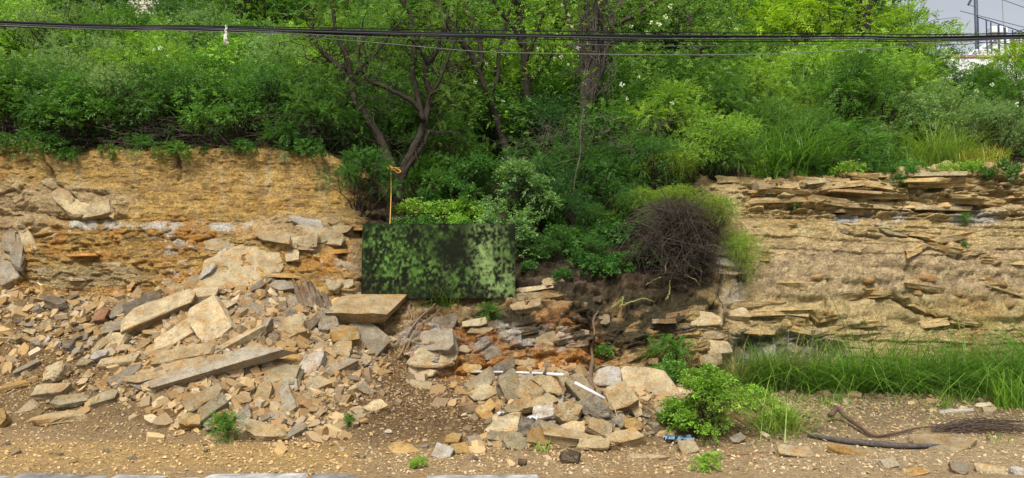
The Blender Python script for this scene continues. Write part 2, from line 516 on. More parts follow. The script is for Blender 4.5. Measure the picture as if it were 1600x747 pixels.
# long open cracks of the right face and ledge gaps of the left one: the bed above stands proud
CRACKS = [
 ([(1118, 492), (1170, 496), (1230, 495), (1262, 490), (1283, 506), (1312, 498)], 3.5, 0.12),
 ([(1308, 472), (1345, 465), (1398, 465), (1420, 480), (1450, 492), (1478, 500), (1490, 506), (1530, 512)], 4.0, 0.14),
 ([(1150, 520), (1190, 527), (1230, 521), (1275, 526), (1330, 514), (1380, 512)], 3.0, 0.09),
 ([(1352, 350), (1395, 364), (1440, 372), (1468, 382), (1520, 372)], 2.6, 0.08),
 ([(1312, 360), (1335, 367), (1380, 370)], 2.2, 0.06),
 ([(1420, 400), (1450, 388), (1500, 402), (1545, 398)], 1.6, 0.05),
 ([(1175, 322), (1260, 318), (1330, 328), (1420, 330), (1500, 326), (1600, 334)], 3.0, 0.09),
 ([(1180, 296), (1260, 300), (1340, 294), (1410, 304), (1500, 300), (1600, 306)], 3.2, 0.10),
 ([(1520, 318), (1560, 322), (1590, 338)], 2.5, 0.07),
 ([(1440, 512), (1480, 506), (1516, 518)], 2.4, 0.07),
 ([(1118, 388), (1128, 440), (1116, 500)], 2.2, 0.07),
 ([(1540, 448), (1600, 462)], 1.8, 0.05), ([(1420, 452), (1500, 462), (1600, 478)], 1.5, 0.05),
 ([(60, 382), (105, 381), (135, 384)], 2.2, 0.06), ([(110, 304), (180, 305)], 3.0, 0.08),
 ([(110, 352), (200, 349), (290, 352), (400, 358)], 2.0, 0.05),
 ([(72, 232), (78, 262), (90, 292), (140, 335)], 4.0, 0.13),
 ([(276, 240), (280, 262), (272, 280)], 2.2, 0.05),
 ([(705, 500), (770, 494), (850, 470), (880, 462)], 3.0, 0.08), ([(690, 545), (760, 530), (830, 512), (890, 500)], 2.5, 0.06),
 ([(640, 515), (700, 512)], 2.5, 0.07), ([(648, 545), (692, 548)], 2.2, 0.06), ([(810, 455), (880, 452)], 3.0, 0.08), ([(812, 470), (860, 474)], 2.6, 0.07),
]
wpx, wpy = PXg + 5 * fbm(PXg / 16, PYg / 16, PXg * 0, 3, 61), PYg + 5 * fbm(PXg / 16, PYg / 16, PXg * 0 + 9, 3, 62)
crackmask = np.zeros_like(Xg)
for pts, wdt, dep in CRACKS:
    best = np.full_like(Xg, 1e9); sgn = np.zeros_like(Xg); along = np.zeros_like(Xg); ns = len(pts) - 1
    for si, ((x0, y0), (x1, y1)) in enumerate(zip(pts[:-1], pts[1:])):
        dx, dy = x1 - x0, y1 - y0
        t = np.clip(((wpx - x0) * dx + (wpy - y0) * dy) / (dx * dx + dy * dy), 0, 1)
        ddx, ddy = wpx - (x0 + t * dx), wpy - (y0 + t * dy)
        d = np.hypot(ddx, ddy)
        b = d < best
        best = np.where(b, d, best); sgn = np.where(b, ddy, sgn); along = np.where(b, (si + t) / ns, along)
    g = np.exp(-(best / wdt) ** 2)
    fade = sstep(0, .12, along) * sstep(1, .88, along)
    g = g * fade
    above = np.exp(-best / 22) * sstep(2, -2, sgn) * fade
    disp += cliff * (-dep * g + 0.11 * dep * above)
    crackmask = np.maximum(crackmask, g)

# talus and verge: low lumps, wheel-smoothed near the kerb; hillside lumpy
tal = sstep(2.2, 3.2, K) * (1 - cliff) * sstep(9.6, 9.0, K)
flat = sstep(2.4, 1.6, K)
disp += tal * (0.045 * low + 0.035 * mid + 0.014 * fin) + flat * (0.014 * low * sstep(1.0, 1.3, K) + 0.008 * mid)
disp += sstep(9.0, 9.6, K) * 0.18 * low + sstep(8.5, 8.95, K) * sstep(9.4, 9.0, K) * (.10 * mid + .05 * vB)
disp = np.nan_to_num(disp)
Xd, Yd, Zd = Xg + Nn[..., 0] * disp, Yg + Nn[..., 1] * disp, Zg + Nn[..., 2] * disp

# colours: what the ground is made of (beds, iron stain, lime, humus), plus painted heap shade -----------------
def C(*c): return np.array(c, dtype=np.float32)
def lerp(a, b, t): return a + (b - a) * t[..., None]
n1 = 0.5 + 0.5 * fbm(PXg / 30, PYg / 18, PXg * 0, 4, 71)
n2 = 0.5 + 0.5 * fbm(PXg / 12, PYg / 8, PXg * 0, 3, 72)
n3 = 0.5 + 0.5 * fbm(PXg / 90, PYg / 60, PXg * 0, 3, 73)
streak = 0.5 + 0.5 * fbm(PXg / 7, PYg / 70, PXg * 0, 3, 74)
ones = np.ones(Xg.shape + (3,), np.float32)
soil = lerp(C(.30, .18, .075) * ones, C(.38, .26, .13) * ones, n1)
soil = lerp(soil, C(.22, .13, .055) * ones, sstep(.55, .8, n2) * .7)
grit = lerp(C(.37, .265, .145) * ones, C(.44, .33, .195) * ones, n1)
soil = lerp(soil, grit, np.clip(sstep(2.9, 1.6, K) * 0.6 + sstep(1150, 1250, PXg) * sstep(5, 4.4, K), 0, 1))
soil = lerp(soil, C(.46, .30, .12) * ones, box(-50, 560, 690, 735, 14) * .8)
soil = lerp(soil, C(.20, .12, .06) * ones, np.clip(box(570, 940, 560, 680, 30) * .6 + ell(870, 640, 140, 60) * .5 + ell(390, 575, 175, 95) * .5, 0, .85))  # brown soil; under both heaps darkened further as painted shade between the stones
L1 = lerp(C(.49, .30, .085) * ones, C(.54, .37, .14) * ones, n1)                 # ochre marl
L1 = lerp(L1, C(.40, .20, .055) * ones, sstep(.52, .75, n3) * .6)
L1 = lerp(L1, C(.56, .45, .25) * ones, sstep(.58, .8, streak) * upper * .6)
L1 = lerp(L1, C(.30, .20, .10) * ones, sstep(.7, .9, tA) * .5)
low_l = box(20, 560, 352, 470, 10)
L1 = lerp(L1, C(.50, .24, .06) * ones, low_l * sstep(.42, .62, n1) * .75)
L1 = lerp(L1, C(.62, .54, .42) * ones, low_l * sstep(.60, .74, n2 * .6 + n3 * .4) * .85)
L1 = lerp(L1, C(.40, .33, .19) * ones, ell(145, 432, 90, 18) * .7)
L1 = lerp(L1, C(.70, .65, .55) * ones, box(110, 400, 347, 357, 3) * sstep(.35, .6, n2))
L1 = lerp(L1, C(.52, .39, .22) * ones, np.clip(ell(125, 318, 80, 24) + ell(470, 362, 80, 26) + ell(30, 330, 50, 40), 0, 1) * .75)
R1 = lerp(C(.56, .395, .17) * ones, C(.62, .475, .245) * ones, n1)               # bedded sandstone
R1 = lerp(R1, C(.56, .43, .20) * ones, lowbeds * sstep(.3, .6, n3) * .8)
R1 = lerp(R1, C(.57, .42, .25) * ones, popc * .75)
R1 = lerp(R1, C(.44, .325, .215) * ones, popc * sstep(.55, .75, n2) * .6)
R1 = lerp(R1, C(.50, .47, .42) * ones, box(1190, 1560, 326, 350, 6) * sstep(.45, .62, n1) * .8)
R1 = lerp(R1, C(.36, .31, .13) * ones, box(1270, 1420, 276, 300, 8) * .6)
R1 = lerp(R1, C(.45, .26, .09) * ones, sstep(.62, .8, n3) * .5)
R1 = lerp(R1, R1 * .62, (sstep(.68, .95, tA) * topbeds * .7)[..., ] )
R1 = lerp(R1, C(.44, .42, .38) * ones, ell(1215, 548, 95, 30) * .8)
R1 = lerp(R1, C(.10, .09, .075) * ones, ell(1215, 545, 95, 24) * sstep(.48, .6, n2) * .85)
R1 = lerp(R1, C(.53, .47, .37) * ones, box(1095, 1165, 375, 500, 10) * sstep(.35, .6, n1) * .8)
M1 = lerp(C(.42, .26, .10) * ones, C(.52, .39, .21) * ones, n1)                  # weathered middle rock
M1 = lerp(M1, C(.47, .21, .06) * ones, np.clip(ell(720, 560, 80, 50) + ell(870, 540, 95, 55), 0, 1) * sstep(.25, .5, n2))
M1 = lerp(M1, C(.47, .43, .37) * ones, np.clip(ell(668, 550, 44, 42) + ell(790, 530, 60, 25), 0, 1) * sstep(.3, .6, n1) * .85)
M1 = lerp(M1, C(.62, .55, .44) * ones, ell(865, 535, 45, 20) * sstep(.4, .6, n2) * .8)
M1 = lerp(M1, C(.52, .38, .14) * ones, ell(1075, 490, 40, 55) * .7)
lichen = np.clip(ell(1040, 380, 90, 70) + ell(880, 420, 90, 50) + ell(985, 470, 100, 60, .3, .6) + ell(1000, 505, 75, 45, .3, .7) + ell(930, 440, 90, 45, .3, .7) + ell(800, 500, 90, 18, .4, .9) + ell(1040, 440, 60, 30), 0, 1)
M1 = lerp(M1, C(.055, .048, .03) * ones, lichen * sstep(.30, .46, n2 * .5 + n1 * .5) * .93)
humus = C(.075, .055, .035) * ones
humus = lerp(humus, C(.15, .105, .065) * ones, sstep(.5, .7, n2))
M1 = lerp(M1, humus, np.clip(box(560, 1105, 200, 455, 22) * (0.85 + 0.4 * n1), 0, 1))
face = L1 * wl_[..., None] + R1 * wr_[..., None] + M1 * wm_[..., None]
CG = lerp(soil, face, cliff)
CG = lerp(CG, humus, np.clip(sstep(8.85, 9.1, K + 0.25 * (n2 - .5)), 0, 1))
CG = lerp(CG, C(.17, .125, .075) * ones, (crackmask * cliff * .35))
CG = CG * (1 + .22 * cliff * vB * (1 - wm_ * .3) + .10 * cliff * vA)[..., None] * (0.98 + .22 * cliff + .6 * flat)[..., None]
CG = np.clip(np.nan_to_num(CG), 0.01, 0.8)

def sub_grid(name, r0, r1, c0, c1, step=1):
    rows = np.arange(r0, r1 + 1); cols = np.arange(c0, c1 + 1, step)
    if cols[-1] != c1: cols = np.append(cols, c1)
    ix = np.ix_(rows, cols)
    V = np.stack([Xd[ix], Yd[ix], Zd[ix]], -1).reshape(-1, 3)
    nr, nc = len(rows), len(cols)
    a = (np.arange(nr - 1)[:, None] * nc + np.arange(nc - 1)[None, :]).ravel()
    F = np.stack([a, a + 1, a + nc + 1, a + nc], 1)
    me = np_mesh(name, V, F, True, {'Col': ('POINT', CG[ix].reshape(-1, 3))})
    return tag(link(name, me, M_GROUND), kind='structure')

rb = np.cumsum([0] + SEG)
r_base, r_lip, r_end = int(rb[5]), int(rb[9]), int(rb[12])
cl, cr = int(np.searchsorted(U, -2.5)), int(np.searchsorted(U, 3.2))
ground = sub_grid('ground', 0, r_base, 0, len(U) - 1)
cliff_left = sub_grid('cliff_left', r_base, r_lip, 0, cl)
slope_middle = sub_grid('slope_middle', r_base, r_lip, cl, cr)
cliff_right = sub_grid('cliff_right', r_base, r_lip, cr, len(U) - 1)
hillside = sub_grid('hillside', r_lip, r_end, 0, len(U) - 1, 4)

# the ground goes on beyond the frame: road, and a wide sheet of land
rd = np_mesh('road', [(-60, -30, -0.13), (60, -30, -0.13), (60, 6.72, -0.13), (-60, 6.72, -0.13)], [(0, 1, 2, 3)])
tag(link('road', rd, mat_tint('asphalt', 0.9, 0.2, 0.3, 20, 0.4), color=(.05, .05, .052)), kind='structure')
ld = np_mesh('land', [(-900, -400, -0.6), (900, -400, -0.6), (900, 1500, -0.6), (-900, 1500, -0.6)], [(0, 1, 2, 3)])
tag(link('land', ld, mat_tint('dry_land', 0.95, 0.1, 0.3, 0.2, 0.0), color=(.16, .15, .07)), kind='structure')

# ray casting on a thinned copy
st = 3
Vb = np.stack([Xd[::st, ::st], Yd[::st, ::st], Zd[::st, ::st]], -1)
nr, nc = Vb.shape[:2]
a = (np.arange(nr - 1)[:, None] * nc + np.arange(nc - 1)[None, :]).ravel()
BVH = BVHTree.FromPolygons(Vb.reshape(-1, 3).tolist(), np.stack([a, a + 1, a + nc + 1, a + nc], 1).tolist())
EYE = Vector((0, 0, CAMZ))
def hit(px, py):
    d = Vector(((px - CX) / FPX, 1.0, -(py - HOR) / FPX)).normalized()
    loc, nrm, _, _ = BVH.ray_cast(EYE, d, 200)
    if loc is None: return P(px, py, 12.0), Vector((0, 0, 1))
    if nrm.dot(d) > 0: nrm = -nrm
    return loc, nrm
def gz(X, Y):
    loc, nrm, _, _ = BVH.ray_cast(Vector((X, Y, 60)), Vector((0, 0, -1)), 100)
    return loc.z if loc else 0.0
def on(px, Y):
    X = (px - CX) / FPX * Y
    return Vector((X, Y, gz(X, Y)))
# ------------------------------------------------------------------ kerb
kerb = empty('kerb', (0, 6.84, 0)); tag(kerb, kind='structure')
def box_mesh(name, sx, sy, sz, jit=0.0, rng=random):
    bm = bmesh.new()
    bmesh.ops.create_cube(bm, size=1)
    for v in bm.verts: v.co = Vector((v.co.x * sx + rng.uniform(-jit, jit), v.co.y * sy + rng.uniform(-jit, jit), v.co.z * sz + rng.uniform(-jit, jit)))
    bmesh.ops.bevel(bm, geom=list(bm.edges), offset=min(sx, sy, sz) * 0.12, segments=1, affect='EDGES')
    me = bpy.data.meshes.new(name); bm.to_mesh(me); bm.free()
    return me
kx = -9.0
while kx < 1.75:
    w = random.uniform(0.75, 1.05)
    me = box_mesh('kerb_stone', w, 0.26, 0.22, 0.014)
    o = link('kerb_stone', me, M_CONC, kerb, random.choice([(.21, .21, .21), (.28, .28, .275), (.18, .18, .18), (.33, .33, .32)]))
    o.location = (kx + w / 2, random.uniform(-0.015, 0.02), -0.120 + random.uniform(-0.012, 0.012))
    o.rotation_euler = (random.uniform(-.02, .02), random.uniform(-.012, .012), random.uniform(-.012, .012))
    kx += w + random.uniform(0.01, 0.05)

# ------------------------------------------------------------------ stones
TAN, PALE, GREY, DARK, OCH, WHITE, RED, OLIVE = (.47, .36, .20), (.58, .47, .285), (.36, .315, .235), (.21, .175, .13), (.47, .31, .12), (.62, .58, .50), (.34, .19, .12), (.38, .325, .205)
def shade(c, a, b):
    k = random.uniform(a, b)
    return tuple(v * k for v in c)

def slab_hull(rng, n=6, sq=0.5, taper=0.12, jz=0.16):
    """points of an angular broken block in the unit box: a skewed quadrilateral with some corners knocked off"""
    out = []
    j = 0.10 + sq * 0.12
    sk = rng.uniform(-.16, .16)
    for cx_, cy_ in ((-.5, -.5), (.5, -.5), (.5, .5), (-.5, .5)):
        x, y = cx_ + rng.uniform(-j, j) * .8, cy_ + rng.uniform(-j, j)
        x += sk * cy_
        if rng.random() < (n - 4) * .2:
            d1, d2 = rng.uniform(.12, .42), rng.uniform(.12, .42)
            out += [(x - math.copysign(d1, cx_), y), (x, y - math.copysign(d2, cy_))]
        else:
            out.append((x, y))
    tx, ty = rng.uniform(-jz, jz), rng.uniform(-jz, jz)
    bx_, by_ = rng.uniform(-.10, .10), rng.uniform(-.14, .14)
    pts = []
    for x, y in out:
        pts.append((x, y, .5 + tx * x * 2 + ty * y * 2 + rng.uniform(-.05, .05)))
        k = 1 + rng.uniform(-taper, taper)
        pts.append((x * k + bx_, y * k + by_, -.5 + rng.uniform(-.12, .12)))
    return pts

def hull_bm(pts, dims, rng, bevel=0.0):
    bm = bmesh.new()
    for p in pts: bm.verts.new((p[0] * dims[0], p[1] * dims[1], p[2] * dims[2]))
    r = bmesh.ops.convex_hull(bm, input=list(bm.verts))
    bmesh.ops.delete(bm, geom=[e for e in r['geom_interior'] if isinstance(e, bmesh.types.BMVert)], context='VERTS')
    bmesh.ops.dissolve_limit(bm, angle_limit=math.radians(9), verts=list(bm.verts), edges=list(bm.edges))
    if bevel:
        bmesh.ops.bevel(bm, geom=list(bm.edges), offset=bevel, segments=1, affect='EDGES', clamp_overlap=True)
    bmesh.ops.triangulate(bm, faces=list(bm.faces))
    return bm

def rough_rock(name, dims, seed, n=8, sq=0.55, detail=2, amp=0.075):
    """a broken block: hull, chipped edges, uneven faces with bedding lines"""
    rng = random.Random(seed)
    m = min(dims)
    bm = hull_bm(slab_hull(rng, n, sq), dims, rng, m * 0.045)
    for it in range(detail):
        lim = max(dims) / (6.0 if it == 0 else 13.0)
        es = [e for e in bm.edges if e.calc_length() > lim]
        if es: bmesh.ops.subdivide_edges(bm, edges=es, cuts=1)
        bmesh.ops.triangulate(bm, faces=list(bm.faces))
    co = np.array([v.co[:] for v in bm.verts])
    bm.normal_update()
    no = np.array([v.normal[:] for v in bm.verts])
    f = 2.2 / max(dims)
    d = fbm(co[:, 0] * f * 2 + seed, co[:, 1] * f * 2, co[:, 2] * f * 4, 3, seed % 97)
    d2 = fbm(co[:, 0] * f * .7, co[:, 1] * f * .7 + seed, co[:, 2] / m * 2.5, 2, seed % 89)
    d3 = fbm(co[:, 0] * f * 6, co[:, 1] * f * 6 + seed, co[:, 2] * f * 9, 2, seed % 83)
    st_ = np.floor(co[:, 2] / m * 3.5 + 1.2 * d)            # bedding steps on the broken sides
    side = 1 - np.abs(no[:, 2])
    stp = (hsh(st_, st_ * 0, seed % 71) - .5) * side
    co = co + no * ((d * 1.0 + d2 * 1.1 + d3 * .5 + stp * 1.3) * m * amp * 1.8)[:, None]
    for v, c in zip(bm.verts, co): v.co = c
    me = bpy.data.meshes.new(name)
    bm.to_mesh(me); bm.free()
    me.polygons.foreach_set('use_smooth', np.ones(len(me.polygons), bool))
    me.set_sharp_from_angle(angle=math.radians(27))
    return me

ROCKN = [0]
PLACED = []
def stone(px, py, th, L, W, T, col, label=None, phi=48, yaw=0, group=None, name='rock', cat='rock', n=8, sq=0.5, lift=0.32, parent=None, push=0.0):
    """a stone at photo pixel (px,py), long axis at th degrees in the picture, sizes in photo pixels there;
    phi: how far its flat face looks up (90) or towards the road (0)"""
    ROCKN[0] += 1
    sd = 1000 + ROCKN[0] * 13
    loc, _ = hit(px, py)
    s = loc.y / FPX
    p = math.radians(phi); yw = math.radians(yaw)
    nv = Vector((math.sin(yw) * math.cos(p), -math.cos(p) * math.cos(yw), math.sin(p))).normalized()
    t = math.radians(th)
    av = Vector((math.cos(t), 0, math.sin(t)))
    if abs(nv.y) > .15: av.y = -(nv.x * av.x + nv.z * av.z) / nv.y
    else: av = av - nv * av.dot(nv)
    k = min(av.length, 1.7)
    av.normalize()
    bv = nv.cross(av)
    kb = min(1.0 / max(math.hypot(bv.x, bv.z), 0.5), 1.8)
    dims = (L * s * k, W * s * kb, T * s)
    me = rough_rock(name, dims, sd, n, sq, 2)
    o = link(name, me, M_ROCK, None, shade(col, .74, 1.12))
    M = Matrix((av, bv, nv)).transposed().to_4x4()
    M.translation = loc + nv * (T * s * lift) + Vector((0, push, 0))
    if parent is not None:
        o.parent = parent
    o.matrix_world = M
    if label:
        tag(o, label, cat, group)
    PLACED.append((px, py, max(L, W) * .5))
    return o

G1, G2 = 'smaller stones of the big rubble heap on the left', 'smaller stones of the rubble heap below the white pipe'
S_TAN = 'smaller tan angular stone wedged in the big rubble heap on the left'
S_GREY = 'smaller grey angular stone wedged in the big rubble heap on the left'
S2_TAN = 'fist sized tan stone wedged in the rubble heap below the white pipe'
S2_GREY = 'fist sized grey stone wedged in the rubble heap below the white pipe'
BIG = [
 # big heap on the left
 (254, 500, 31, 116, 34, 22, PALE, 'long pale beam-shaped slab sloping up to the right, upper left of heap', 50),
 (333, 515, -42, 74, 52, 14, PALE, 'broad pale rectangular slab lying tilted on top of the left heap', 42),
 (276, 530, 45, 56, 34, 14, PALE, 'pale squarish slab leaning left, just below the broad rectangular slab', 45),
 (337, 484, -8, 52, 24, 10, PALE, 'flat pale slab half hidden behind the broad rectangular slab', 55),
 (319, 466, 8, 48, 20, 12, PALE, 'flat pale stone at the top of the left heap under the big leaning slab', 55),
 (328, 588, 17, 172, 26, 17, (.60, .53, .40), 'longest whitish slab, blade-shaped, sloping across the middle of the left heap', 50),
 (268, 586, 20, 118, 20, 14, TAN, 'long tan slab lying just above the left end of the longest slab', 50),
 (372, 540, 30, 92, 15, 14, PALE, 'narrow pale slab pointing up right above the longest slab', 55),
 (292, 560, 9, 86, 18, 14, TAN, 'flat tan slab below the pale squarish slab in the left heap', 58),
 (228, 488, 25, 54, 30, 18, DARK, 'dark grey slab tucked behind the upper end of the beam-shaped slab', 40),
 (190, 490, 52, 38, 20, 12, GREY, 'pale grey upright slab left of the dark grey slab', 35),
 (163, 500, 5, 22, 18, 14, RED, 'small reddish brown block at the upper left of the heap', 40),
 (190, 517, 14, 44, 22, 14, GREY, 'grey and ochre block below the reddish brown block', 50),
 (92, 478, -20, 42, 15, 14, DARK, 'dark log-shaped stone lying on the scree far left', 55),
 (414, 446, 40, 40, 12, 10, DARK, 'dark thin slab on edge against the right side of the big leaning slab', 40),
 (440, 453, 3, 42, 20, 10, GREY, 'flat grey slab to the right of the thin slab on edge', 45),
 (408, 528, 60, 48, 17, 14, GREY, 'grey elongated slab standing steeply in the upper right of the left heap', 40),
 (463, 521, 14, 36, 30, 20, TAN, 'tan wedge-shaped boulder near the upper right of the left heap', 45),
 (491, 512, 50, 42, 16, 14, DARK, 'dark slab leaning right beside the tan wedge-shaped boulder', 40),
 (515, 513, 10, 36, 32, 22, GREY, 'squat grey boulder under the thin upright strata edges', 40),
 (572, 494, 2, 98, 40, 22, TAN, 'thick tan block with a flat top and straight front edge below the banner corner', 62),
 (582, 531, -32, 64, 34, 12, GREY, 'grey slab hanging down to the right below the thick tan block', 35),
 (541, 533, 0, 44, 26, 20, OCH, 'rounded ochre boulder below the thick tan block', 45),
 (533, 553, -5, 28, 20, 16, TAN, 'pale tan stone just below the rounded ochre boulder', 45),
 (442, 594, 8, 62, 28, 14, OLIVE, 'broad olive tan slab on the right slope of the left heap', 50),
 (489, 577, 20, 38, 28, 18, WHITE, 'whitish block with squared faces on the right slope of the left heap', 42),
 (528, 582, 26, 54, 15, 13, GREY, 'grey finger-shaped slab at the right edge of the left heap', 50),
 (459, 570, -4, 33, 18, 14, OCH, 'bright ochre rounded stone above the broad olive tan slab', 45),
 (459, 612, -80, 34, 15, 12, WHITE, 'white stone standing upright at the right side of the left heap', 30),
 (452, 634, -60, 46, 20, 16, GREY, 'grey elongated stone lying below the white upright stone', 45),
 (417, 620, 80, 34, 28, 16, TAN, 'tan squared block in the lower middle of the left heap', 35),
 (497, 606, 26, 40, 20, 16, PALE, 'banded pale stone right of the white upright stone', 45),
 (413, 682, -6, 74, 20, 17, TAN, 'long low tan slab at the front foot of the left heap, right of the weed', 60),
 (462, 678, 35, 38, 14, 12, GREY, 'grey stone leaning on the right end of the long low slab', 45),
 (322, 631, 36, 50, 28, 18, TAN, 'banded tan block at the lower left of the heap', 45),
 (331, 651, 30, 46, 24, 22, OLIVE, 'brown-sided block just below the banded tan block', 55),
 (381, 657, 86, 36, 26, 16, GREY, 'grey stone standing upright behind the green weed', 30),
 (356, 662, 10, 34, 26, 18, OCH, 'yellowish boulder half hidden by the green weed at the heap foot', 40),
 (299, 665, 4, 31, 19, 18, OCH, 'rounded ochre stone at the lower left foot of the heap', 45),
 (283, 660, 75, 26, 12, 10, PALE, 'small pale stone standing beside the rounded ochre stone', 40),
 (203, 591, 42, 50, 20, 13, GREY, 'grey blade-shaped slab at the left end of the heap', 48),
 (240, 597, 30, 50, 18, 12, GREY, 'weathered grey slab just right of the grey blade-shaped slab', 48),
 (185, 571, 5, 58, 13, 12, TAN, 'low tan slab above the grey blade-shaped slab', 60),
 (92, 590, 6, 29, 25, 20, PALE, 'single pale angular block on the scree at the far left', 40),
 (80, 620, 3, 66, 18, 15, PALE, 'pale slab with a shaded front lying on the far left scree', 62),
 (117, 632, 8, 54, 20, 14, OLIVE, 'olive slab overlapping the right end of the far left pale slab', 50),
 (165, 627, 16, 36, 15, 12, OLIVE, 'olive wedge to the right of the far left slabs', 50),
 (92, 655, 6, 72, 16, 8, TAN, 'flat half buried tan slab nearest the kerb on the far left', 72),
 (32, 604, 10, 42, 9, 7, OCH, 'thin ochre slab lying on the scree at the far left', 70),
 (4, 663, 0, 22, 24, 18, OCH, 'ochre boulder cut by the left picture edge', 45),
 (166, 542, 52, 36, 17, 12, TAN, 'tan slab leaning right, above the low tan slab', 45),
 (182, 541, 70, 30, 22, 10, PALE, 'pale triangular stone right of the leaning tan slab', 40),
 (194, 527, 35, 26, 12, 8, PALE, 'small pale oval stone at the lower end of the beam-shaped slab', 50),
 (157, 560, 30, 22, 12, 10, WHITE, 'white chalky stone at the left side of the heap', 45),
 (45, 577, 36, 34, 8, 8, GREY, 'narrow grey slab by itself on the far left scree', 60),
 # heap below the pipe
 (1012, 609, -30, 96, 46, 18, PALE, 'largest pale slab with a pointed end, right end of the heap below the pipe', 40),
 (951, 603, 2, 44, 26, 18, WHITE, 'white-topped block left of the largest pale slab', 50),
 (800, 615, -65, 50, 30, 20, OLIVE, 'big oval stone standing on end in the heap below the pipe', 32),
 (753, 605, 38, 46, 26, 14, OLIVE, 'triangular grey tan stone at the upper left of the pipe heap', 35),
 (790, 583, 28, 32, 18, 13, DARK, 'dark wedge stone lying over the white pipe', 40),
 (830, 624, -22, 40, 28, 22, TAN, 'plump tan stone right of the big oval stone', 40),
 (855, 609, -6, 40, 25, 18, TAN, 'wide tan stone under the middle of the white pipe', 42),
 (874, 602, 70, 30, 22, 16, PALE, 'upright pale stone under the bend of the white pipe', 35),
 (905, 612, -46, 50, 30, 16, OLIVE, 'wedge-shaped stone right of the pipe bend', 36),
 (917, 636, 50, 40, 22, 16, GREY, 'grey slab leaning right in the middle of the pipe heap', 35),
 (932, 645, 20, 32, 28, 16, GREY, 'dark grey three-sided stone below the short white pipe', 38),
 (966, 630, 20, 44, 29, 22, TAN, 'banded tan boulder below the white-topped block', 45),
 (889, 655, 3, 33, 28, 20, TAN, 'squarish tan block in the centre of the pipe heap', 38),
 (852, 651, 15, 33, 20, 16, WHITE, 'whitish grey block left of the squarish tan block', 42),
 (845, 640, 20, 44, 12, 11, TAN, 'flat tan slab over the whitish grey block', 55),
 (806, 646, 18, 40, 18, 16, TAN, 'tan stone with a dark end below the big oval stone', 48),
 (758, 622, 22, 38, 18, 14, PALE, 'pale oval stone below the triangular grey tan stone', 45),
 (761, 643, 38, 30, 15, 13, OCH, 'ochre stone at the left edge of the pipe heap', 45),
 (793, 674, 2, 42, 24, 20, PALE, 'pale block at the lower left of the pipe heap', 48),
 (823, 677, 8, 29, 22, 16, DARK, 'dark brown stone right of the pale lower left block', 42),
 (849, 677, -12, 32, 25, 18, GREY, 'grey stone with a rounded face low in the pipe heap', 40),
 (841, 690, -14, 36, 20, 14, OCH, 'bright ochre stone at the front of the pipe heap', 48),
 (783, 692, -4, 42, 14, 12, OLIVE, 'flat olive stone at the front left of the pipe heap', 58),
 (806, 697, -8, 38, 19, 14, OLIVE, 'rounded olive stone at the front left of the pipe heap', 50),
 (900, 693, -5, 98, 18, 15, TAN, 'longest flat tan slab along the front of the pipe heap', 62),
 (970, 692, 8, 56, 17, 14, TAN, 'flat tan slab at the front right of the pipe heap', 60),
 (930, 703, -2, 46, 12, 12, TAN, 'low tan slab under the right end of the longest front slab', 62),
 (893, 680, -4, 40, 24, 14, PALE, 'broad pale stone behind the longest front slab', 48),
 (937, 676, -22, 36, 21, 16, TAN, 'tan stone right of the broad pale stone', 45),
 (970, 665, 30, 25, 18, 15, GREY, 'grey rounded stone at the right of the pipe heap', 42),
 (988, 671, -3, 30, 18, 13, OCH, 'ochre stone at the right end of the pipe heap', 50),
 (992, 645, -62, 26, 16, 13, PALE, 'pale stone below the left edge of the largest pale slab', 40),
 (818, 600, 10, 24, 14, 12, GREY, 'grey stone under the left part of the white pipe', 45),
 (890, 722, 0, 28, 13, 13, (.10, .075, .05), 'dark brown crumbly clod on the verge in front of the pipe heap', 60),
 (816, 726, 0, 14, 9, 8, (.09, .06, .045), 'small dark brown clod on the verge near the kerb', 60),
 # loose stones on the verge
 (693, 712, -10, 25, 17, 11, WHITE, 'white stone lying on the verge left of the pipe heap', 55),
 (718, 708, 4, 25, 14, 11, OCH, 'ochre flat stone right of the white verge stone', 58),
 (708, 690, -8, 24, 15, 11, OCH, 'ochre stone on the verge behind the white stone', 55),
 (743, 691, 20, 22, 13, 10, GREY, 'grey angular stone on the verge at the left foot of the pipe heap', 50),
 (628, 706, 10, 38, 16, 8, OCH, 'flat ochre slab lying on the verge in the middle', 65),
 (589, 642, 30, 28, 18, 12, PALE, 'pale pointed stone on the gravel slope below the banner', 45),
 (561, 648, -35, 18, 11, 9, PALE, 'small pale stone left of the pale pointed stone', 50),
 (1073, 705, 4, 29, 17, 14, PALE, 'pale block on the verge below the leafy bush', 50),
 (1045, 650, -4, 32, 12, 10, OLIVE, 'flat stone at the left foot of the leafy bush', 60),
 (1015, 718, -3, 52, 9, 6, TAN, 'flat half buried tan slab on the verge right of the dark clod', 75),
 (1150, 690, 20, 22, 12, 10, GREY, 'grey stone right of the leafy bush', 50),
 (1238, 712, -6, 56, 17, 10, PALE, 'flat pale ochre slab on the verge below the cut grass', 62),
 (1321, 708, -8, 48, 13, 8, OCH, 'flat ochre slab in front of the dark palm stalk', 66),
 (1472, 699, -6, 84, 22, 9, TAN, 'wide flat tan slab under the end of the dark palm stalk', 70),
 (1386, 729, 4, 26, 11, 9, OLIVE, 'olive stone on the right verge near the picture bottom', 58),
 (1495, 738, -6, 28, 14, 10, GREY, 'blue grey stone at the bottom of the right verge', 55),
 (1546, 737, -8, 40, 12, 8, PALE, 'pale flat stone at the bottom right of the verge', 62),
 (1588, 740, 0, 22, 10, 8, WHITE, 'white stone in the bottom right picture corner', 60),
 (1493, 645, 2, 54, 7, 4, WHITE, 'pale flat slab lying in front of the tall roadside grass', 78),
 (1432, 740, 6, 34, 11, 5, OCH, 'thin ochre slab left of the blue grey stone', 70),
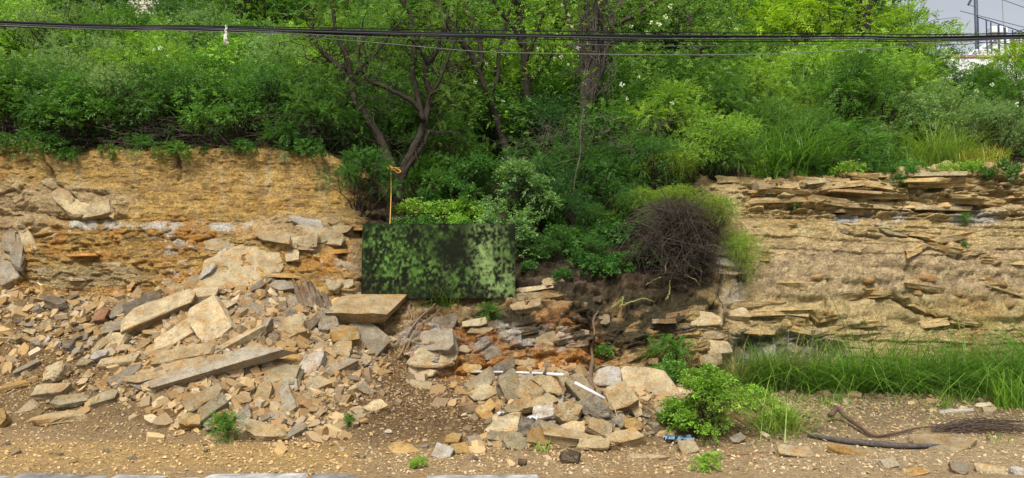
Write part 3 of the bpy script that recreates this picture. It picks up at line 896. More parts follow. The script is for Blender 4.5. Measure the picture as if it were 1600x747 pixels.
 (1120, 548, 0, 40, 20, 14, PALE, 'pale stacked slab at the foot of the right cliff corner', 30),
 (1108, 566, 4, 36, 16, 12, PALE, 'pale low slab under the stacked slab at the right cliff corner', 30),
 (378, 420, 18, 118, 88, 30, (.52, .42, .25), 'largest tan slab, broad and flat, leaning against the left cliff', 26),
]
LIFT = {'largest tan slab': -.36, 'broad pale rectangular': 1.5, 'long pale beam': .7, 'longest whitish': .8, 'thick tan block': .5, 'largest pale slab': .6, 'white-topped': .6, 'big oval': .6, 'dark wedge': .9, 'flat tan slab over': .9, 'longest flat tan': .6}
for (px, py, th, L, W, T, col, lab, phi) in BIG:
    if px < 560 and py > 455 and L < 160: L, W = L * .92, W * .9
    if 735 < px < 1005 and 580 < py < 712: T, phi = T * 1.35, phi - 8
    lf_ = next((v for k, v in LIFT.items() if lab.startswith(k)), .45)
    stone(px, py, th, L, W, T, col, lab, phi, yaw=random.uniform(-8, 8), n=random.choice([5, 6, 6, 7]), sq=random.uniform(.2, .6), lift=lf_)

# thin beds standing on edge above the thick tan block, and blocks still bound in the faces
def bound(px, py, th, L, W, T, col, parent, phi=20, nm='rock_block', lift=-0.25, n=7):
    o = stone(px, py, th, L, W, T, col, None, phi, random.uniform(-14, 14), name=nm, n=n, sq=.45, lift=lift)
    m = o.matrix_world.copy(); o.parent = parent; o.matrix_world = m
    return o
for (px, py, th, L, W) in [(471, 472, -66, 64, 9), (478, 474, -66, 56, 7), (495, 474, -66, 58, 8), (503, 478, -65, 46, 7), (516, 480, -62, 46, 9), (486, 470, -66, 50, 12)]:
    bound(px, py, th, L, W, 22, (.30, .23, .16), cliff_left, 15, 'thin_bed', .0)
RCL = (.54, .43, .25)
for (px, py, th, L, W, T, c) in [(14, 372, -68, 70, 26, 20, GREY), (30, 388, -68, 76, 16, 18, GREY), (8, 412, -62, 60, 24, 18, GREY), (40, 366, -60, 44, 18, 14, PALE),
        (78, 288, -20, 26, 18, 16, RCL), (100, 310, -30, 38, 26, 18, RCL), (122, 326, -12, 50, 18, 20, RCL), (152, 326, 10, 42, 26, 18, RCL), (170, 332, -60, 26, 14, 12, RCL),
        (480, 352, -4, 44, 18, 18, WHITE), (505, 372, -8, 58, 22, 18, PALE), (470, 376, 8, 46, 20, 14, PALE), (530, 360, 4, 36, 16, 14, TAN), (350, 384, 6, 46, 18, 14, PALE), (338, 402, 24, 40, 16, 14, WHITE),
        (325, 424, 34, 28, 14, 12, WHITE), (300, 440, 20, 34, 16, 12, TAN), (275, 452, -8, 30, 14, 12, TAN), (430, 372, -4, 50, 18, 14, TAN), (455, 395, -70, 36, 20, 12, PALE),
        (395, 490, 10, 44, 26, 16, GREY), (418, 474, -6, 36, 20, 16, GREY), (442, 492, 4, 40, 24, 16, GREY), (384, 468, 20, 30, 18, 14, GREY), (432, 508, -4, 36, 16, 14, GREY), (455, 474, 10, 30, 20, 14, GREY), (400, 508, 4, 34, 14, 14, OLIVE),
        (500, 456, 4, 34, 18, 12, OCH), (520, 448, -4, 26, 16, 12, PALE), (540, 444, 8, 24, 14, 12, PALE), (548, 462, -6, 28, 14, 12, TAN), (535, 470, 6, 22, 12, 10, TAN)]:
    bound(px, py, th, L, W, T, c, cliff_left, random.uniform(15, 35))
for (px, py, th, L, W, T, c) in [(668, 532, 4, 72, 34, 26, GREY), (672, 562, -4, 62, 26, 24, PALE), (655, 582, 2, 46, 16, 18, PALE), (688, 505, 0, 54, 26, 18, DARK), (656, 604, -6, 40, 12, 14, PALE),
        (840, 464, 6, 74, 13, 18, TAN), (835, 452, 8, 70, 10, 18, PALE), (820, 478, 4, 46, 11, 16, TAN), (862, 440, 12, 40, 12, 14, TAN), (740, 505, 6, 40, 12, 16, PALE), (752, 517, 4, 34, 9, 14, TAN), (785, 470, 4, 30, 10, 14, PALE),
        (945, 330, 0, 44, 28, 22, (.20, .17, .13)), (940, 500, -6, 28, 14, 14, GREY), (820, 566, -20, 36, 12, 10, TAN), (770, 552, 10, 30, 18, 12, GREY),
        (905, 525, 16, 30, 14, 10, WHITE), (856, 532, 20, 34, 16, 12, PALE), (700, 560, 8, 30, 14, 12, OCH), (728, 545, 4, 28, 16, 12, PALE), (735, 575, -6, 30, 14, 10, OCH)]:
    bound(px, py, th, L, W, T, c, slope_middle, random.uniform(15, 40))
for (px, py, th, L, W, T, c) in [(1100, 498, 5, 46, 20, 18, PALE), (1104, 520, 4, 50, 16, 16, PALE), (1130, 408, 5, 52, 26, 16, (.50, .46, .38)), (1140, 425, -4, 50, 16, 14, PALE), (1122, 392, -10, 36, 18, 14, GREY),
        (1147, 486, 0, 46, 20, 14, PALE), (1185, 280, 6, 34, 14, 16, PALE), (1196, 292, -4, 30, 12, 14, TAN), (1196, 552, 0, 28, 20, 16, WHITE), (1150, 556, 10, 22, 18, 14, GREY), (1240, 545, -20, 24, 14, 14, GREY),
        (1318, 362, -14, 16, 6, 10, GREY), (1395, 365, -6, 40, 8, 14, OLIVE)]:
    bound(px, py, th, L, W, T, c, cliff_right, random.uniform(10, 35))
# broken bed edges standing proud of the faces
def ledge(px, py, L, t, parent, col, roll=0.0, proud=.05):
    ROCKN[0] += 1
    loc, _ = hit(px, py); s = loc.y / FPX
    me = rough_rock('ledge', (L * s, .36, t * s), 5000 + ROCKN[0] * 7, 7, .5, 2, .10)
    o = link('ledge', me, M_ROCK, parent, shade(col, .9, 1.12))
    o.location = loc + Vector((0, .18 - proud, 0))
    o.rotation_euler = (random.uniform(-.12, .06), math.radians(-roll) + random.uniform(-.05, .05), random.uniform(-.12, .12))
RC = (.58, .43, .205)
for k in range(40):
    px = random.uniform(1175, 1640); py = 272 + 66 * random.random() ** 1.1
    ledge(px, py, random.uniform(30, 110), random.uniform(4, 11), cliff_right, random.choice([RC, RC, (.42, .30, .15), (.50, .41, .24), (.36, .26, .13)]), random.uniform(-5, 6), random.uniform(.0, .07))
for pts, wdt, dep in CRACKS[:13]:
    for (x0, y0), (x1, y1) in zip(pts[:-1], pts[1:]):
        if abs(x1 - x0) < 20: continue
        ledge((x0 + x1) / 2, (y0 + y1) / 2 - 6, abs(x1 - x0) * 1.1, random.uniform(8, 12), cliff_right, RC, -math.degrees(math.atan2(y1 - y0, x1 - x0)), .022)
for k in range(24):
    ledge(random.uniform(1120, 1640), random.uniform(345, 530), random.uniform(30, 120), random.uniform(5, 13), cliff_right, RC, random.uniform(-8, 4), random.uniform(-.04, .004))
for k in range(16):
    ledge(random.uniform(40, 540), random.uniform(344, 440), random.uniform(24, 80), random.uniform(4, 9), cliff_left, random.choice([(.52, .33, .12), PALE, (.50, .27, .08)]), random.uniform(-4, 6), random.uniform(.0, .03))
for k in range(24):
    mx_, my_ = random.uniform(640, 1090), random.uniform(445, 585)
    MC = [(.11, .09, .06), (.08, .065, .045), (.22, .15, .08)] if mx_ > 860 and my_ < 545 else [(.46, .30, .13), TAN, (.45, .23, .08), PALE, (.28, .19, .10), (.12, .10, .07)]
    ledge(mx_, my_, random.uniform(24, 90), random.uniform(5, 12), slope_middle, random.choice(MC), random.uniform(-4, 14), random.uniform(-.03, .025))
# rounded rusty nodules bedded in the right face
def nodule(px, py, r, c):
    loc, nrm = hit(px, py)
    s = loc.y / FPX
    bm = bmesh.new(); bmesh.ops.create_icosphere(bm, subdivisions=3, radius=r * s)
    sd = px
    for v in bm.verts:
        d = fbm(np.array([v.co.x * 16 + sd]), np.array([v.co.y * 16]), np.array([v.co.z * 16]), 3, 4)[0]
        v.co *= 1 + .28 * d; v.co.x *= random.uniform(1.08, 1.12); v.co.z *= .74
    me = bpy.data.meshes.new('nodule'); bm.to_mesh(me); bm.free()
    me.polygons.foreach_set('use_smooth', np.ones(len(me.polygons), bool))
    o = link('nodule', me, M_ROCK, cliff_right, c); o.location = loc + Vector((0, r * s * .52, 0))
    o.rotation_euler = (0, random.uniform(-.4, .4), random.uniform(-.4, .4))
NOD = (.42, .26, .11)
for (px, py, r) in [(1276, 433, 10), (1358, 438, 9), (1350, 450, 6), (1456, 436, 12), (1443, 434, 8), (1424, 442, 6), (1434, 458, 8), (1447, 485, 12), (1298, 490, 9), (1210, 491, 8), (1557, 409, 10), (1566, 446, 10), (1526, 404, 6), (1500, 460, 7), (1578, 477, 9)]:
    nodule(px, py, r, shade(NOD, .8, 1.2))

# stones of one kind that nothing tells apart: shared shapes
PROTO = [rough_rock('stone', (1.0, random.uniform(.5, .85), random.uniform(.3, .55)), 300 + i, random.choice([5, 6, 7]), random.uniform(.4, .7), 2, 0.08) for i in range(16)]
PALETTE = [TAN, TAN, PALE, GREY, OLIVE, OCH, WHITE, GREY, DARK]
def scatter(n, zones, smin, smax, labels, grp, tries=20000):
    k = 0
    while k < n and tries > 0:
        tries -= 1
        zc = random.choices(zones, [z[4] for z in zones])[0]
        a, r = random.uniform(0, 6.283), math.sqrt(random.random())
        px, py = zc[0] + math.cos(a) * r * zc[2], zc[1] + math.sin(a) * r * zc[3]
        if not (2 < px < 1598 and py < 735): continue
        sz = smin + (smax - smin) * random.random() ** 1.8
        if any((px - q[0]) ** 2 + (py - q[1]) ** 2 < (q[2] * .55 + sz * .3) ** 2 for q in PLACED): continue
        loc, nrm = hit(px, py)
        col = random.choice(PALETTE)
        o = link('stone', random.choice(PROTO), M_ROCK, None, shade(col, .8, 1.12))
        nv = (nrm + Vector((random.uniform(-.5, .5), random.uniform(-.6, .2), random.uniform(-.3, .5)))).normalized()
        q = nv.to_track_quat('Z', 'Y').to_matrix().to_4x4() @ Matrix.Rotation(random.uniform(0, 6.28), 4, 'Z')
        s = sz * loc.y / FPX
        o.matrix_world = Matrix.Translation(loc + nv * s * .12) @ q @ Matrix.Diagonal((s, s * random.uniform(.7, 1.1), s * random.uniform(.7, 1.2), 1))
        tint = 'grey' if col in (GREY, DARK) else 'whitish' if col in (WHITE, PALE) else 'ochre' if col == OCH else 'tan'
        lab_ = labels % (tint, where(px, py))
        tag(o, lab_, 'stone', grp + ': ' + lab_)
        PLACED.append((px, py, sz * .5)); k += 1
def region(x0, x1, y0, y1):
    def f(px, py):
        h_ = ['left', 'middle', 'right'][min(2, max(0, int(3 * (px - x0) / (x1 - x0))))]
        v_ = ['upper', 'central', 'lower'][min(2, max(0, int(3 * (py - y0) / (y1 - y0))))]
        return v_ + ' ' + h_
    return f
where = region(0, 570, 460, 690)
ZL = [(400, 560, 170, 110, 5), (480, 570, 110, 75, 3), (230, 560, 110, 80, 3), (390, 640, 110, 40, 2), (110, 505, 120, 40, .8)]
scatter(190, ZL, 11, 26, 'smaller %s stone wedged in the %s part of the big left rubble heap', 'small stones, left heap')
where = region(735, 1000, 585, 710)
ZP = [(870, 645, 120, 55, 5), (960, 660, 70, 40, 2)]
scatter(70, ZP, 10, 20, 'fist sized %s stone in the %s part of the heap below the white pipe', 'small stones, pipe heap')
where = lambda px, py: 'left' if px < 530 else 'middle' if px < 1060 else 'right'
scatter(40, [(650, 690, 150, 40, 2), (1300, 700, 300, 40, 2), (150, 700, 200, 40, 1), (1180, 700, 80, 30, 1)], 7, 14, 'small loose %s stone lying alone on the %s part of the gravel verge', 'loose stones on the verge')

# uncountable rubble and gravel: two meshes of loose chips
TPL = []
for i in range(10):
    rg = random.Random(900 + i)
    bm = hull_bm(slab_hull(rg, 6, .6), (1.0, .75, .42), rg)
    TPL.append((np.array([v.co[:] for v in bm.verts]), np.array([[v.index for v in f.verts] for f in bm.faces])))
    bm.free()
OCTV = np.array([(1, 0, 0), (-1, 0, 0), (0, 1, 0), (0, -1, 0), (0, 0, 1), (0, 0, -1)], float)
OCTF = np.array([(0, 2, 4), (2, 1, 4), (1, 3, 4), (3, 0, 4), (2, 0, 5), (1, 2, 5), (3, 1, 5), (0, 3, 5)])
rowsA, colsA = np.where((K > 1.02) & (K < 5.3) & (np.abs(Xg) < 8.3) & (PXg > -60) & (PXg < 1660))
Nd = grid_normals(Xd, Yd, Zd)
def pick(n, wfun):
    w = wfun[rowsA, colsA]; w = w / w.sum()
    idx = RNG.choice(len(rowsA), n, p=w)
    r, c = rowsA[idx], colsA[idx]
    Pn = np.stack([Xd[r, c], Yd[r, c], Zd[r, c]], 1) + RNG.uniform(-.012, .012, (n, 3))
    return Pn, Nd[r, c], CG[r, c]
def frames(nrm, tilt):
    n = nrm + RNG.normal(0, tilt, nrm.shape)
    n /= np.linalg.norm(n, axis=1, keepdims=True)
    t = np.cross(n, RNG.normal(0, 1, n.shape)); t /= np.linalg.norm(t, axis=1, keepdims=True)
    return t, np.cross(n, t), n
PAL = np.array([(.45, .34, .19), (.54, .44, .28), (.36, .32, .26), (.42, .27, .12), (.60, .55, .46), (.27, .23, .18), (.33, .22, .12), (.48, .36, .20)]) * np.array([1.0, .95, .82])
gapw = np.ones_like(Xg)
area = np.zeros_like(Xg); area[1:-1, 1:-1] = 1
heap = np.clip(ell(390, 575, 185, 105) + ell(870, 645, 130, 62) * .45 + ell(110, 500, 150, 45) * .22, 0, 1)
wt_big = area * (0.05 + 1.8 * heap + .12 * tal) * sstep(5.25, 4.9, K) * (1 - .85 * flat) * (1 - .88 * ell(650, 640, 85, 75)) * (1 - .75 * sstep(1090, 1150, PXg))
wt_sm = area * (0.7 + .5 * heap + .6 * tal) * sstep(5.2, 4.8, K)
# middle-sized
def chips(name, n, wt, s0, s1, big, kindlabel):
    Pn, Nr, base = pick(n, wt)
    s = s0 + (s1 - s0) * RNG.random(n) ** 2.2
    t, b, nn = frames(Nr, .45 if big else .5)
    pal = PAL[RNG.integers(0, len(PAL), n)] * RNG.uniform(.5, 1.1, (n, 1))
    col = pal * .5 + base * .5
    acc, cols_ = Acc(), []
    if big:
        which = RNG.integers(0, len(TPL), n)
        for w_, (tv, tf) in enumerate(TPL):
            ix = np.where(which == w_)[0]
            sv = tv[None] * np.stack([np.ones(len(ix)), RNG.uniform(.7, 1.2, len(ix)), RNG.uniform(.6, 1.4, len(ix))], 1)[:, None, :] * s[ix][:, None, None]
            V = Pn[ix][:, None] + (nn[ix] * s[ix][:, None] * .10)[:, None] + sv[..., 0:1] * t[ix][:, None] + sv[..., 1:2] * b[ix][:, None] + sv[..., 2:3] * nn[ix][:, None]
            F = tf[None] + (np.arange(len(ix)) * len(tv))[:, None, None]
            acc.add(V.reshape(-1, 3), F.reshape(-1, 3)); cols_.append(np.repeat(col[ix], len(tv), 0))
    else:
        sv = (OCTV[None] * np.array([.55, .42, .26]) + RNG.uniform(-.16, .16, (n, 6, 3))) * s[:, None, None]
        V = Pn[:, None] + (nn * s[:, None] * .08)[:, None] + sv[..., 0:1] * t[:, None] + sv[..., 1:2] * b[:, None] + sv[..., 2:3] * nn[:, None]
        F = OCTF[None] + (np.arange(n) * 6)[:, None, None]
        acc.add(V.reshape(-1, 3), F.reshape(-1, 3)); cols_.append(np.repeat(col, 6, 0))
    me = np_mesh(name, np.vstack(acc.V), np.vstack(acc.F), False, {'Col': ('POINT', np.vstack(cols_))})
    o = link(name, me, M_CHIP)
    tag(o, kindlabel, 'gravel', kind='stuff')
chips('rubble', 5200, wt_big, .05, .19, True, 'small broken stone covering the talus between the larger rocks')
chips('gravel', 56000, wt_sm, .012, .05, False, 'ochre gravel and chips scattered over the verge and talus')
# ------------------------------------------------------------------ plants
def unit(v): return v / (np.linalg.norm(v, axis=-1, keepdims=True) + 1e-9)

def leaves(acc, rg, Pb, D, Nv, ln, wd, lv):
    """n leaves, each two triangles folded along the midrib"""
    n = len(Pb)
    S = unit(np.cross(D, Nv)); Nn_ = np.cross(S, D)
    ln, wd = np.broadcast_to(ln, n)[:, None], np.broadcast_to(wd, n)[:, None]
    mid_ = Pb + D * ln * .45
    V = np.stack([Pb, mid_ + S * wd * .5 + Nn_ * wd * .16, Pb + D * ln - Nn_ * ln * .08, mid_ - S * wd * .5 + Nn_ * wd * .16], 1)
    i = np.arange(n)[:, None] * 4
    F = np.stack([i + 0, i + 1, i + 2, i + 0, i + 2, i + 3], 1).reshape(-1, 3)
    acc.add(V.reshape(-1, 3), F, np.repeat(np.clip(lv, 0, 1), 2))

def sprigs(acc, rg, O, D, style):
    """leafy twigs from points O along D"""
    n = len(O)
    tl = style['twig'] * rg.uniform(.6, 1.25, n)
    m = style['n']
    up = np.array([0, 0, 1.0])
    D = unit(D)
    droop = style.get('droop', .25)
    side = unit(np.cross(D, up + rg.normal(0, .25, (n, 3))))
    nrm = unit(np.cross(side, D))
    tl_ = tl[:, None, None]
    t = (np.arange(m) // 2 + .6) / (m / 2 + .3)
    sg = np.where(np.arange(m) % 2 == 0, 1.0, -1.0)
    pos = O[:, None] + D[:, None] * (t[None, :, None] * tl_) - up * (droop * t[None, :, None] ** 2 * tl_)
    ang = style.get('ang', 1.0)
    ld = unit(D[:, None] * math.cos(ang) + side[:, None] * (math.sin(ang) * sg[None, :, None]) - up * .18 + rg.normal(0, style.get('jit', .22), (n, m, 3)))
    ln_ = nrm[:, None] + rg.normal(0, style.get('njit', .3), (n, m, 3))
    base = np.clip(rg.normal(.42, .22, n), 0, 1)
    lv = base[:, None] + rg.normal(0, .12, (n, m))
    size = style['l'] * rg.uniform(.7, 1.2, (n, m)) * (1 - .35 * np.abs(t - .45))[None]
    leaves(acc, rg, pos.reshape(-1, 3), ld.reshape(-1, 3), unit(ln_.reshape(-1, 3)), size.ravel(), size.ravel() * style['w'], lv.ravel())

STY = {
 'broad':  dict(twig=.16, n=8, l=.058, w=.52, ang=.9, jit=.35, njit=.5),
 'feather': dict(twig=.20, n=18, l=.034, w=.42, ang=1.15, jit=.12, droop=.35),
 'small':  dict(twig=.13, n=10, l=.028, w=.5, ang=.9, jit=.4, njit=.6),
 'lime':   dict(twig=.26, n=14, l=.062, w=.40, ang=1.1, jit=.15, droop=.4),
 'far':    dict(twig=.30, n=9, l=.10, w=.5, ang=1.0, jit=.35, njit=.5),
 'herb':   dict(twig=.09, n=6, l=.04, w=.6, ang=1.0, jit=.4, njit=.4, droop=.1),
 'fern':   dict(twig=.34, n=26, l=.06, w=.24, ang=1.2, jit=.08, droop=.6),
 'wisp':   dict(twig=.22, n=16, l=.026, w=.32, ang=.7, jit=.25, droop=.7),
}

def clump_leaves(acc, rg, cen, rad, ntw, style, spread=1.0):
    """a leafy clump: twigs thrown outward from a centre, denser on top"""
    d = unit(rg.normal(0, 1, (ntw, 3)) + np.array([0, 0, .35]))
    o = cen + d * (rad * rg.uniform(.15, .95, ntw) ** .7)[:, None] * np.array([1, 1, .72])
    dd = unit(d * 1.0 + rg.normal(0, .45, (ntw, 3)) + np.array([0, 0, .15]))
    sprigs(acc, rg, o, dd, style)

def branch_path(rg, a, b, wob=.08, n=5):
    a, b = np.asarray(a, float), np.asarray(b, float)
    L = np.linalg.norm(b - a)
    pts = []
    for i in range(n + 1):
        t = i / n
        p = a * (1 - t) + b * t
        if 0 < i < n: p = p + rg.normal(0, wob * L, 3)
        p[2] += .12 * L * math.sin(math.pi * t) * .6
        pts.append(Vector(p))
    return pts

def shrub_proto(key, seed, w=.8, h=1.4, clumps=22, tw=34, style='broad', stems=7, bare=.22, low=.12):
    """foliage and stem meshes of one shrub about 2w wide and h tall, foot at the origin"""
    rg = np.random.default_rng(seed)
    la, sa = Acc(), Acc()
    feet = [np.array([rg.normal(0, w * .12), rg.normal(0, w * .12), -.08]) for _ in range(stems)]
    for c in range(clumps):
        a = rg.uniform(0, 6.283)
        zf = low + (1 - low) * rg.random() ** .8
        r = w * math.sqrt(max(0.05, 1 - (2 * zf - .95) ** 2 * .85)) * rg.uniform(.35, 1.0)
        cen = np.array([math.cos(a) * r, math.sin(a) * r, zf * h * .92])
        rad = w * rg.uniform(.20, .38)
        clump_leaves(la, rg, cen, rad, max(6, int(tw * 1.45 * rg.uniform(.5, 1.3))), STY[style])
        f = feet[rg.integers(0, stems)]
        pts = branch_path(rg, f, cen, .06, 5)
        r0 = rg.uniform(.008, .018) * (h / 1.4)
        V, F = tube_arrays(pts, [r0 * (1 - .75 * i / 5) for i in range(6)], 4, False)
        sa.add(V, F)
        for _ in range(4):      # fine twigs
            e = cen + rg.normal(0, rad * .8, 3)
            V, F = tube_arrays(branch_path(rg, np.array(pts[3]), e, .08, 3), [r0 * .35, r0 * .28, r0 * .2, r0 * .1], 3, False)
            sa.add(V, F)
    return la.mesh(key + '_foliage', False, 'lv'), sa.mesh(key + '_stem', True)

PR = {
 'broad1': shrub_proto('broad1', 101, .85, 1.5, 26, 44, 'broad', low=.28),
 'broad2': shrub_proto('broad2', 102, .8, 1.3, 24, 44, 'broad', low=.24),
 'feather1': shrub_proto('feather1', 103, .9, 1.5, 28, 34, 'feather', low=.3),
 'feather2': shrub_proto('feather2', 104, .85, 1.3, 26, 34, 'feather', low=.24),
 'small1': shrub_proto('small1', 105, .85, 1.5, 30, 60, 'small', 9, low=.26),
 'small2': shrub_proto('small2', 106, .9, 1.3, 30, 60, 'small', 9, low=.26),
 'lime1': shrub_proto('lime1', 107, 1.3, 2.2, 34, 26, 'lime', 4, low=.25),
 'far1': shrub_proto('far1', 108, 1.9, 3.6, 48, 34, 'far', 3, low=.22),
 'far2': shrub_proto('far2', 109, 1.8, 3.2, 44, 34, 'far', 3, low=.22),
 'fern1': shrub_proto('fern1', 110, .6, .8, 14, 12, 'fern', 5),
 'herb1': shrub_proto('herb1', 111, .22, .22, 9, 16, 'herb', 4),
 'herb2': shrub_proto('herb2', 112, .28, .26, 11, 16, 'herb', 4),
 'weed1': shrub_proto('weed1', 113, .2, .34, 10, 12, 'feather', 4),
}
BARK_D, BARK_G = (.05, .04, .031), (.16, .14, .115)
def shrub(name, kind, loc, sc, col, label, group=None, cat='shrub', rz=None, bark=BARK_D, squash=1.0):
    rz = random.uniform(0, 6.28) if rz is None else rz
    root = empty(name, loc, rz, (sc, sc, sc * squash))
    lf, sm = PR[kind]
    link('foliage', lf, M_LEAF, root, col)
    link('stem', sm, M_BARK, root, bark)
    return tag(root, label, cat, group)

G_MID, G_LIME, G_DARK, G_GREY, G_YEL, G_DEEP = (.125, .265, .045), (.285, .46, .065), (.05, .135, .032), (.25, .375, .145), (.33, .48, .04), (.085, .205, .04)
def jit(c, a=.12):
    k = random.uniform(1 - a, 1 + a); w = random.uniform(-a, a) * .6
    return (c[0] * k * (1 + w), c[1] * k, c[2] * k)

ORD = ['leftmost', 'second from the left', 'third from the left', 'fourth from the left', 'fifth from the left', 'middle', 'fifth from the right', 'fourth from the right', 'third from the right', 'second from the right', 'rightmost']
ORD9 = ORD[:4] + ['middle'] + ORD[7:]
# --- thicket along the top of the left cliff
GH = 'thicket shrubs along the top of the left cliff'
front = [(12, 12.95, 'broad1', 1.0, G_MID), (75, 13.1, 'feather1', .95, G_DEEP), (130, 13.0, 'broad2', 1.0, G_MID), (190, 13.2, 'small1', .95, G_GREY), (245, 13.0, 'broad1', .9, G_DEEP),
         (300, 13.1, 'small2', 1.0, G_MID), (352, 13.0, 'broad2', .95, G_MID), (405, 13.1, 'feather2', 1.0, G_MID), (455, 13.2, 'small1', 1.0, G_DEEP), (498, 13.1, 'feather1', .9, G_MID), (545, 14.2, 'feather2', .8, G_DEEP)]
for i, (px, Y, k, s, c) in enumerate(front):
    shrub('thicket_shrub', k, on(px, Y - .05) - Vector((0, 0, .04)), s, jit(c), 'front-row thicket shrub on the left cliff edge, ' + ORD[i] + ' of its row', GH + ', front row')
for i in range(10):
    px = 12 + i * 53 + random.uniform(-8, 8)
    loc, _ = hit(px, 243 + random.uniform(-6, 5))
    shrub('edge_plant', random.choice(['herb1', 'herb2', 'weed1', 'herb2']), loc + Vector((0, .05, -.06)), random.uniform(.7, 1.5), jit(random.choice([G_MID, G_DEEP, G_DEEP])), 'small leafy plant hanging over the top edge of the left cliff', 'plants on the left cliff edge', 'plant')
for i in range(18):
    px = 1180 + i * 23 + random.uniform(-9, 9)
    loc, _ = hit(px, 276 + random.uniform(-6, 5))
    shrub('edge_plant', random.choice(['herb1', 'herb2', 'weed1']), loc + Vector((0, .08, -.05)), random.uniform(.6, 1.3), jit(random.choice([G_MID, G_DEEP, G_LIME])), 'small leafy plant on the top edge of the right cliff', 'plants on the right cliff edge', 'plant')
second = [(-30, 14.6, 'small1', 1.15, G_LIME), (35, 14.8, 'small2', 1.2, G_LIME), (95, 14.5, 'feather1', 1.15, G_GREY), (150, 14.8, 'small1', 1.25, G_GREY), (205, 14.6, 'lime1', .75, G_LIME), (262, 14.9, 'feather2', 1.25, G_LIME),
          (318, 14.6, 'small2', 1.2, G_MID), (372, 14.9, 'broad1', 1.15, G_LIME), (425, 14.7, 'small1', 1.25, G_GREY), (478, 14.9, 'broad2', 1.2, G_LIME), (530, 15.0, 'small2', 1.2, G_MID)]
for i, (px, Y, k, s, c) in enumerate(second):
    shrub('thicket_shrub', k, on(px, Y), s, jit(c), 'second-row thicket shrub above the left cliff, ' + ORD[i] + ' of its row', GH + ', second row')
third = [(-20, 17.0, 'lime1', 1.0, G_LIME), (50, 17.4, 'broad1', 1.7, G_LIME), (120, 17.0, 'small1', 1.7, G_GREY), (190, 17.6, 'feather1', 1.7, G_MID), (255, 17.2, 'small2', 1.6, G_LIME), (330, 17.6, 'small1', 1.6, G_GREY), (395, 17.2, 'broad2', 1.7, G_MID), (455, 17.6, 'lime1', 1.0, G_LIME), (520, 17.4, 'feather2', 1.7, G_LIME)]
for i, (px, Y, k, s, c) in enumerate(third):
    shrub('thicket_shrub', k, on(px, Y), s, jit(c), 'back-row thicket shrub above the left cliff, ' + ORD9[i] + ' of its row', GH + ', back row')
# --- trees on the hill behind
GT = 'trees on the hillside behind the thicket'
hill_trees = [(-60, 21, 'far1', 1.0, G_MID), (20, 22, 'far2', 1.1, G_LIME), (95, 21, 'far1', 1.05, G_MID), (170, 22, 'far2', 1.0, G_DEEP), (235, 26, 'far1', .55, G_MID), (345, 24, 'far2', .95, G_DEEP), (410, 21, 'far1', 1.1, G_MID), (480, 23, 'far2', 1.2, G_LIME), (560, 21, 'far1', 1.1, G_DEEP),
              (640, 23, 'far2', 1.25, G_LIME), (720, 21, 'far1', 1.15, G_MID), (800, 23, 'far2', 1.3, G_LIME), (880, 21.5, 'far1', 1.2, G_LIME), (955, 23, 'far2', 1.3, G_MID), (1030, 21, 'far1', 1.15, G_MID), (1100, 23, 'far2', 1.2, G_DEEP),
              (0, 27, 'far1', 1.2, G_DEEP), (215, 31, 'far1', 1.2, G_MID), (320, 31, 'far2', 1.3, G_DEEP), (60, 36, 'far2', 1.9, G_MID), (190, 40, 'far1', 2.0, G_DEEP), (330, 40, 'far2', 2.2, G_MID), (470, 38, 'far1', 2.0, G_DEEP), (130, 28, 'far2', 1.3, G_MID), (400, 28, 'far1', 1.4, G_MID), (530, 28, 'far2', 1.5, G_MID), (660, 28, 'far1', 1.5, G_DEEP), (790, 28, 'far2', 1.6, G_MID), (920, 28, 'far1', 1.5, G_MID), (1050, 28, 'far2', 1.5, G_DEEP)]
NTH = 'first second third fourth fifth sixth seventh eighth ninth tenth eleventh twelfth thirteenth fourteenth fifteenth sixteenth seventeenth eighteenth nineteenth twentieth twenty-first twenty-second twenty-third twenty-fourth twenty-fifth twenty-sixth twenty-seventh twenty-eighth twenty-ninth thirtieth'.split()
for i, (px, Y, k, s, c) in enumerate(sorted(hill_trees)):
    shrub('hill_tree', k, on(px, Y), s, jit(c), 'leafy tree on the hillside behind the nearer growth, ' + NTH[i] + ' from the left', GT, 'tree')
right_trees = [(1165, 23, 'lime1', 1.8, G_YEL, 'yellow green tree right of the tangled trunk, behind the cables'), (1215, 25, 'far1', 1.25, G_DARK, 'dark tree behind the yellow green crowns, upper right'),
               (1235, 22, 'lime1', 1.75, G_YEL, 'yellow green tree with orange young leaves left of the dark far trunk'), (1290, 22.5, 'lime1', 1.75, G_YEL, 'bright yellow green crown just left of the dark far trunk'),
               (1330, 27, 'far2', 1.5, G_DEEP, 'tall deep green tree at the upper right'), (1395, 23, 'lime1', 1.7, G_LIME, 'lime green tree right of the dark far trunk'),
               (1440, 27, 'far1', 1.35, G_MID, 'rounded green tree left of the sky gap'), (1474, 25, 'lime1', 2.1, G_LIME, 'lime crowned tree standing beside the sky gap and the fence'),
               (1150, 28, 'far2', 1.6, G_DEEP, 'deep green tree behind the yellow green crowns'), (1400, 29, 'far2', 1.5, G_DARK, 'dark green tree behind the lime tree at the upper right'), (1265, 29, 'far1', 1.6, G_DARK, 'dark tree at the top edge behind the far trunk')]
for (px, Y, k, s, c, lab) in right_trees:
    shrub('far_tree', k, on(px, Y), s, jit(c, .06), lab, 'trees at the upper right', 'tree')

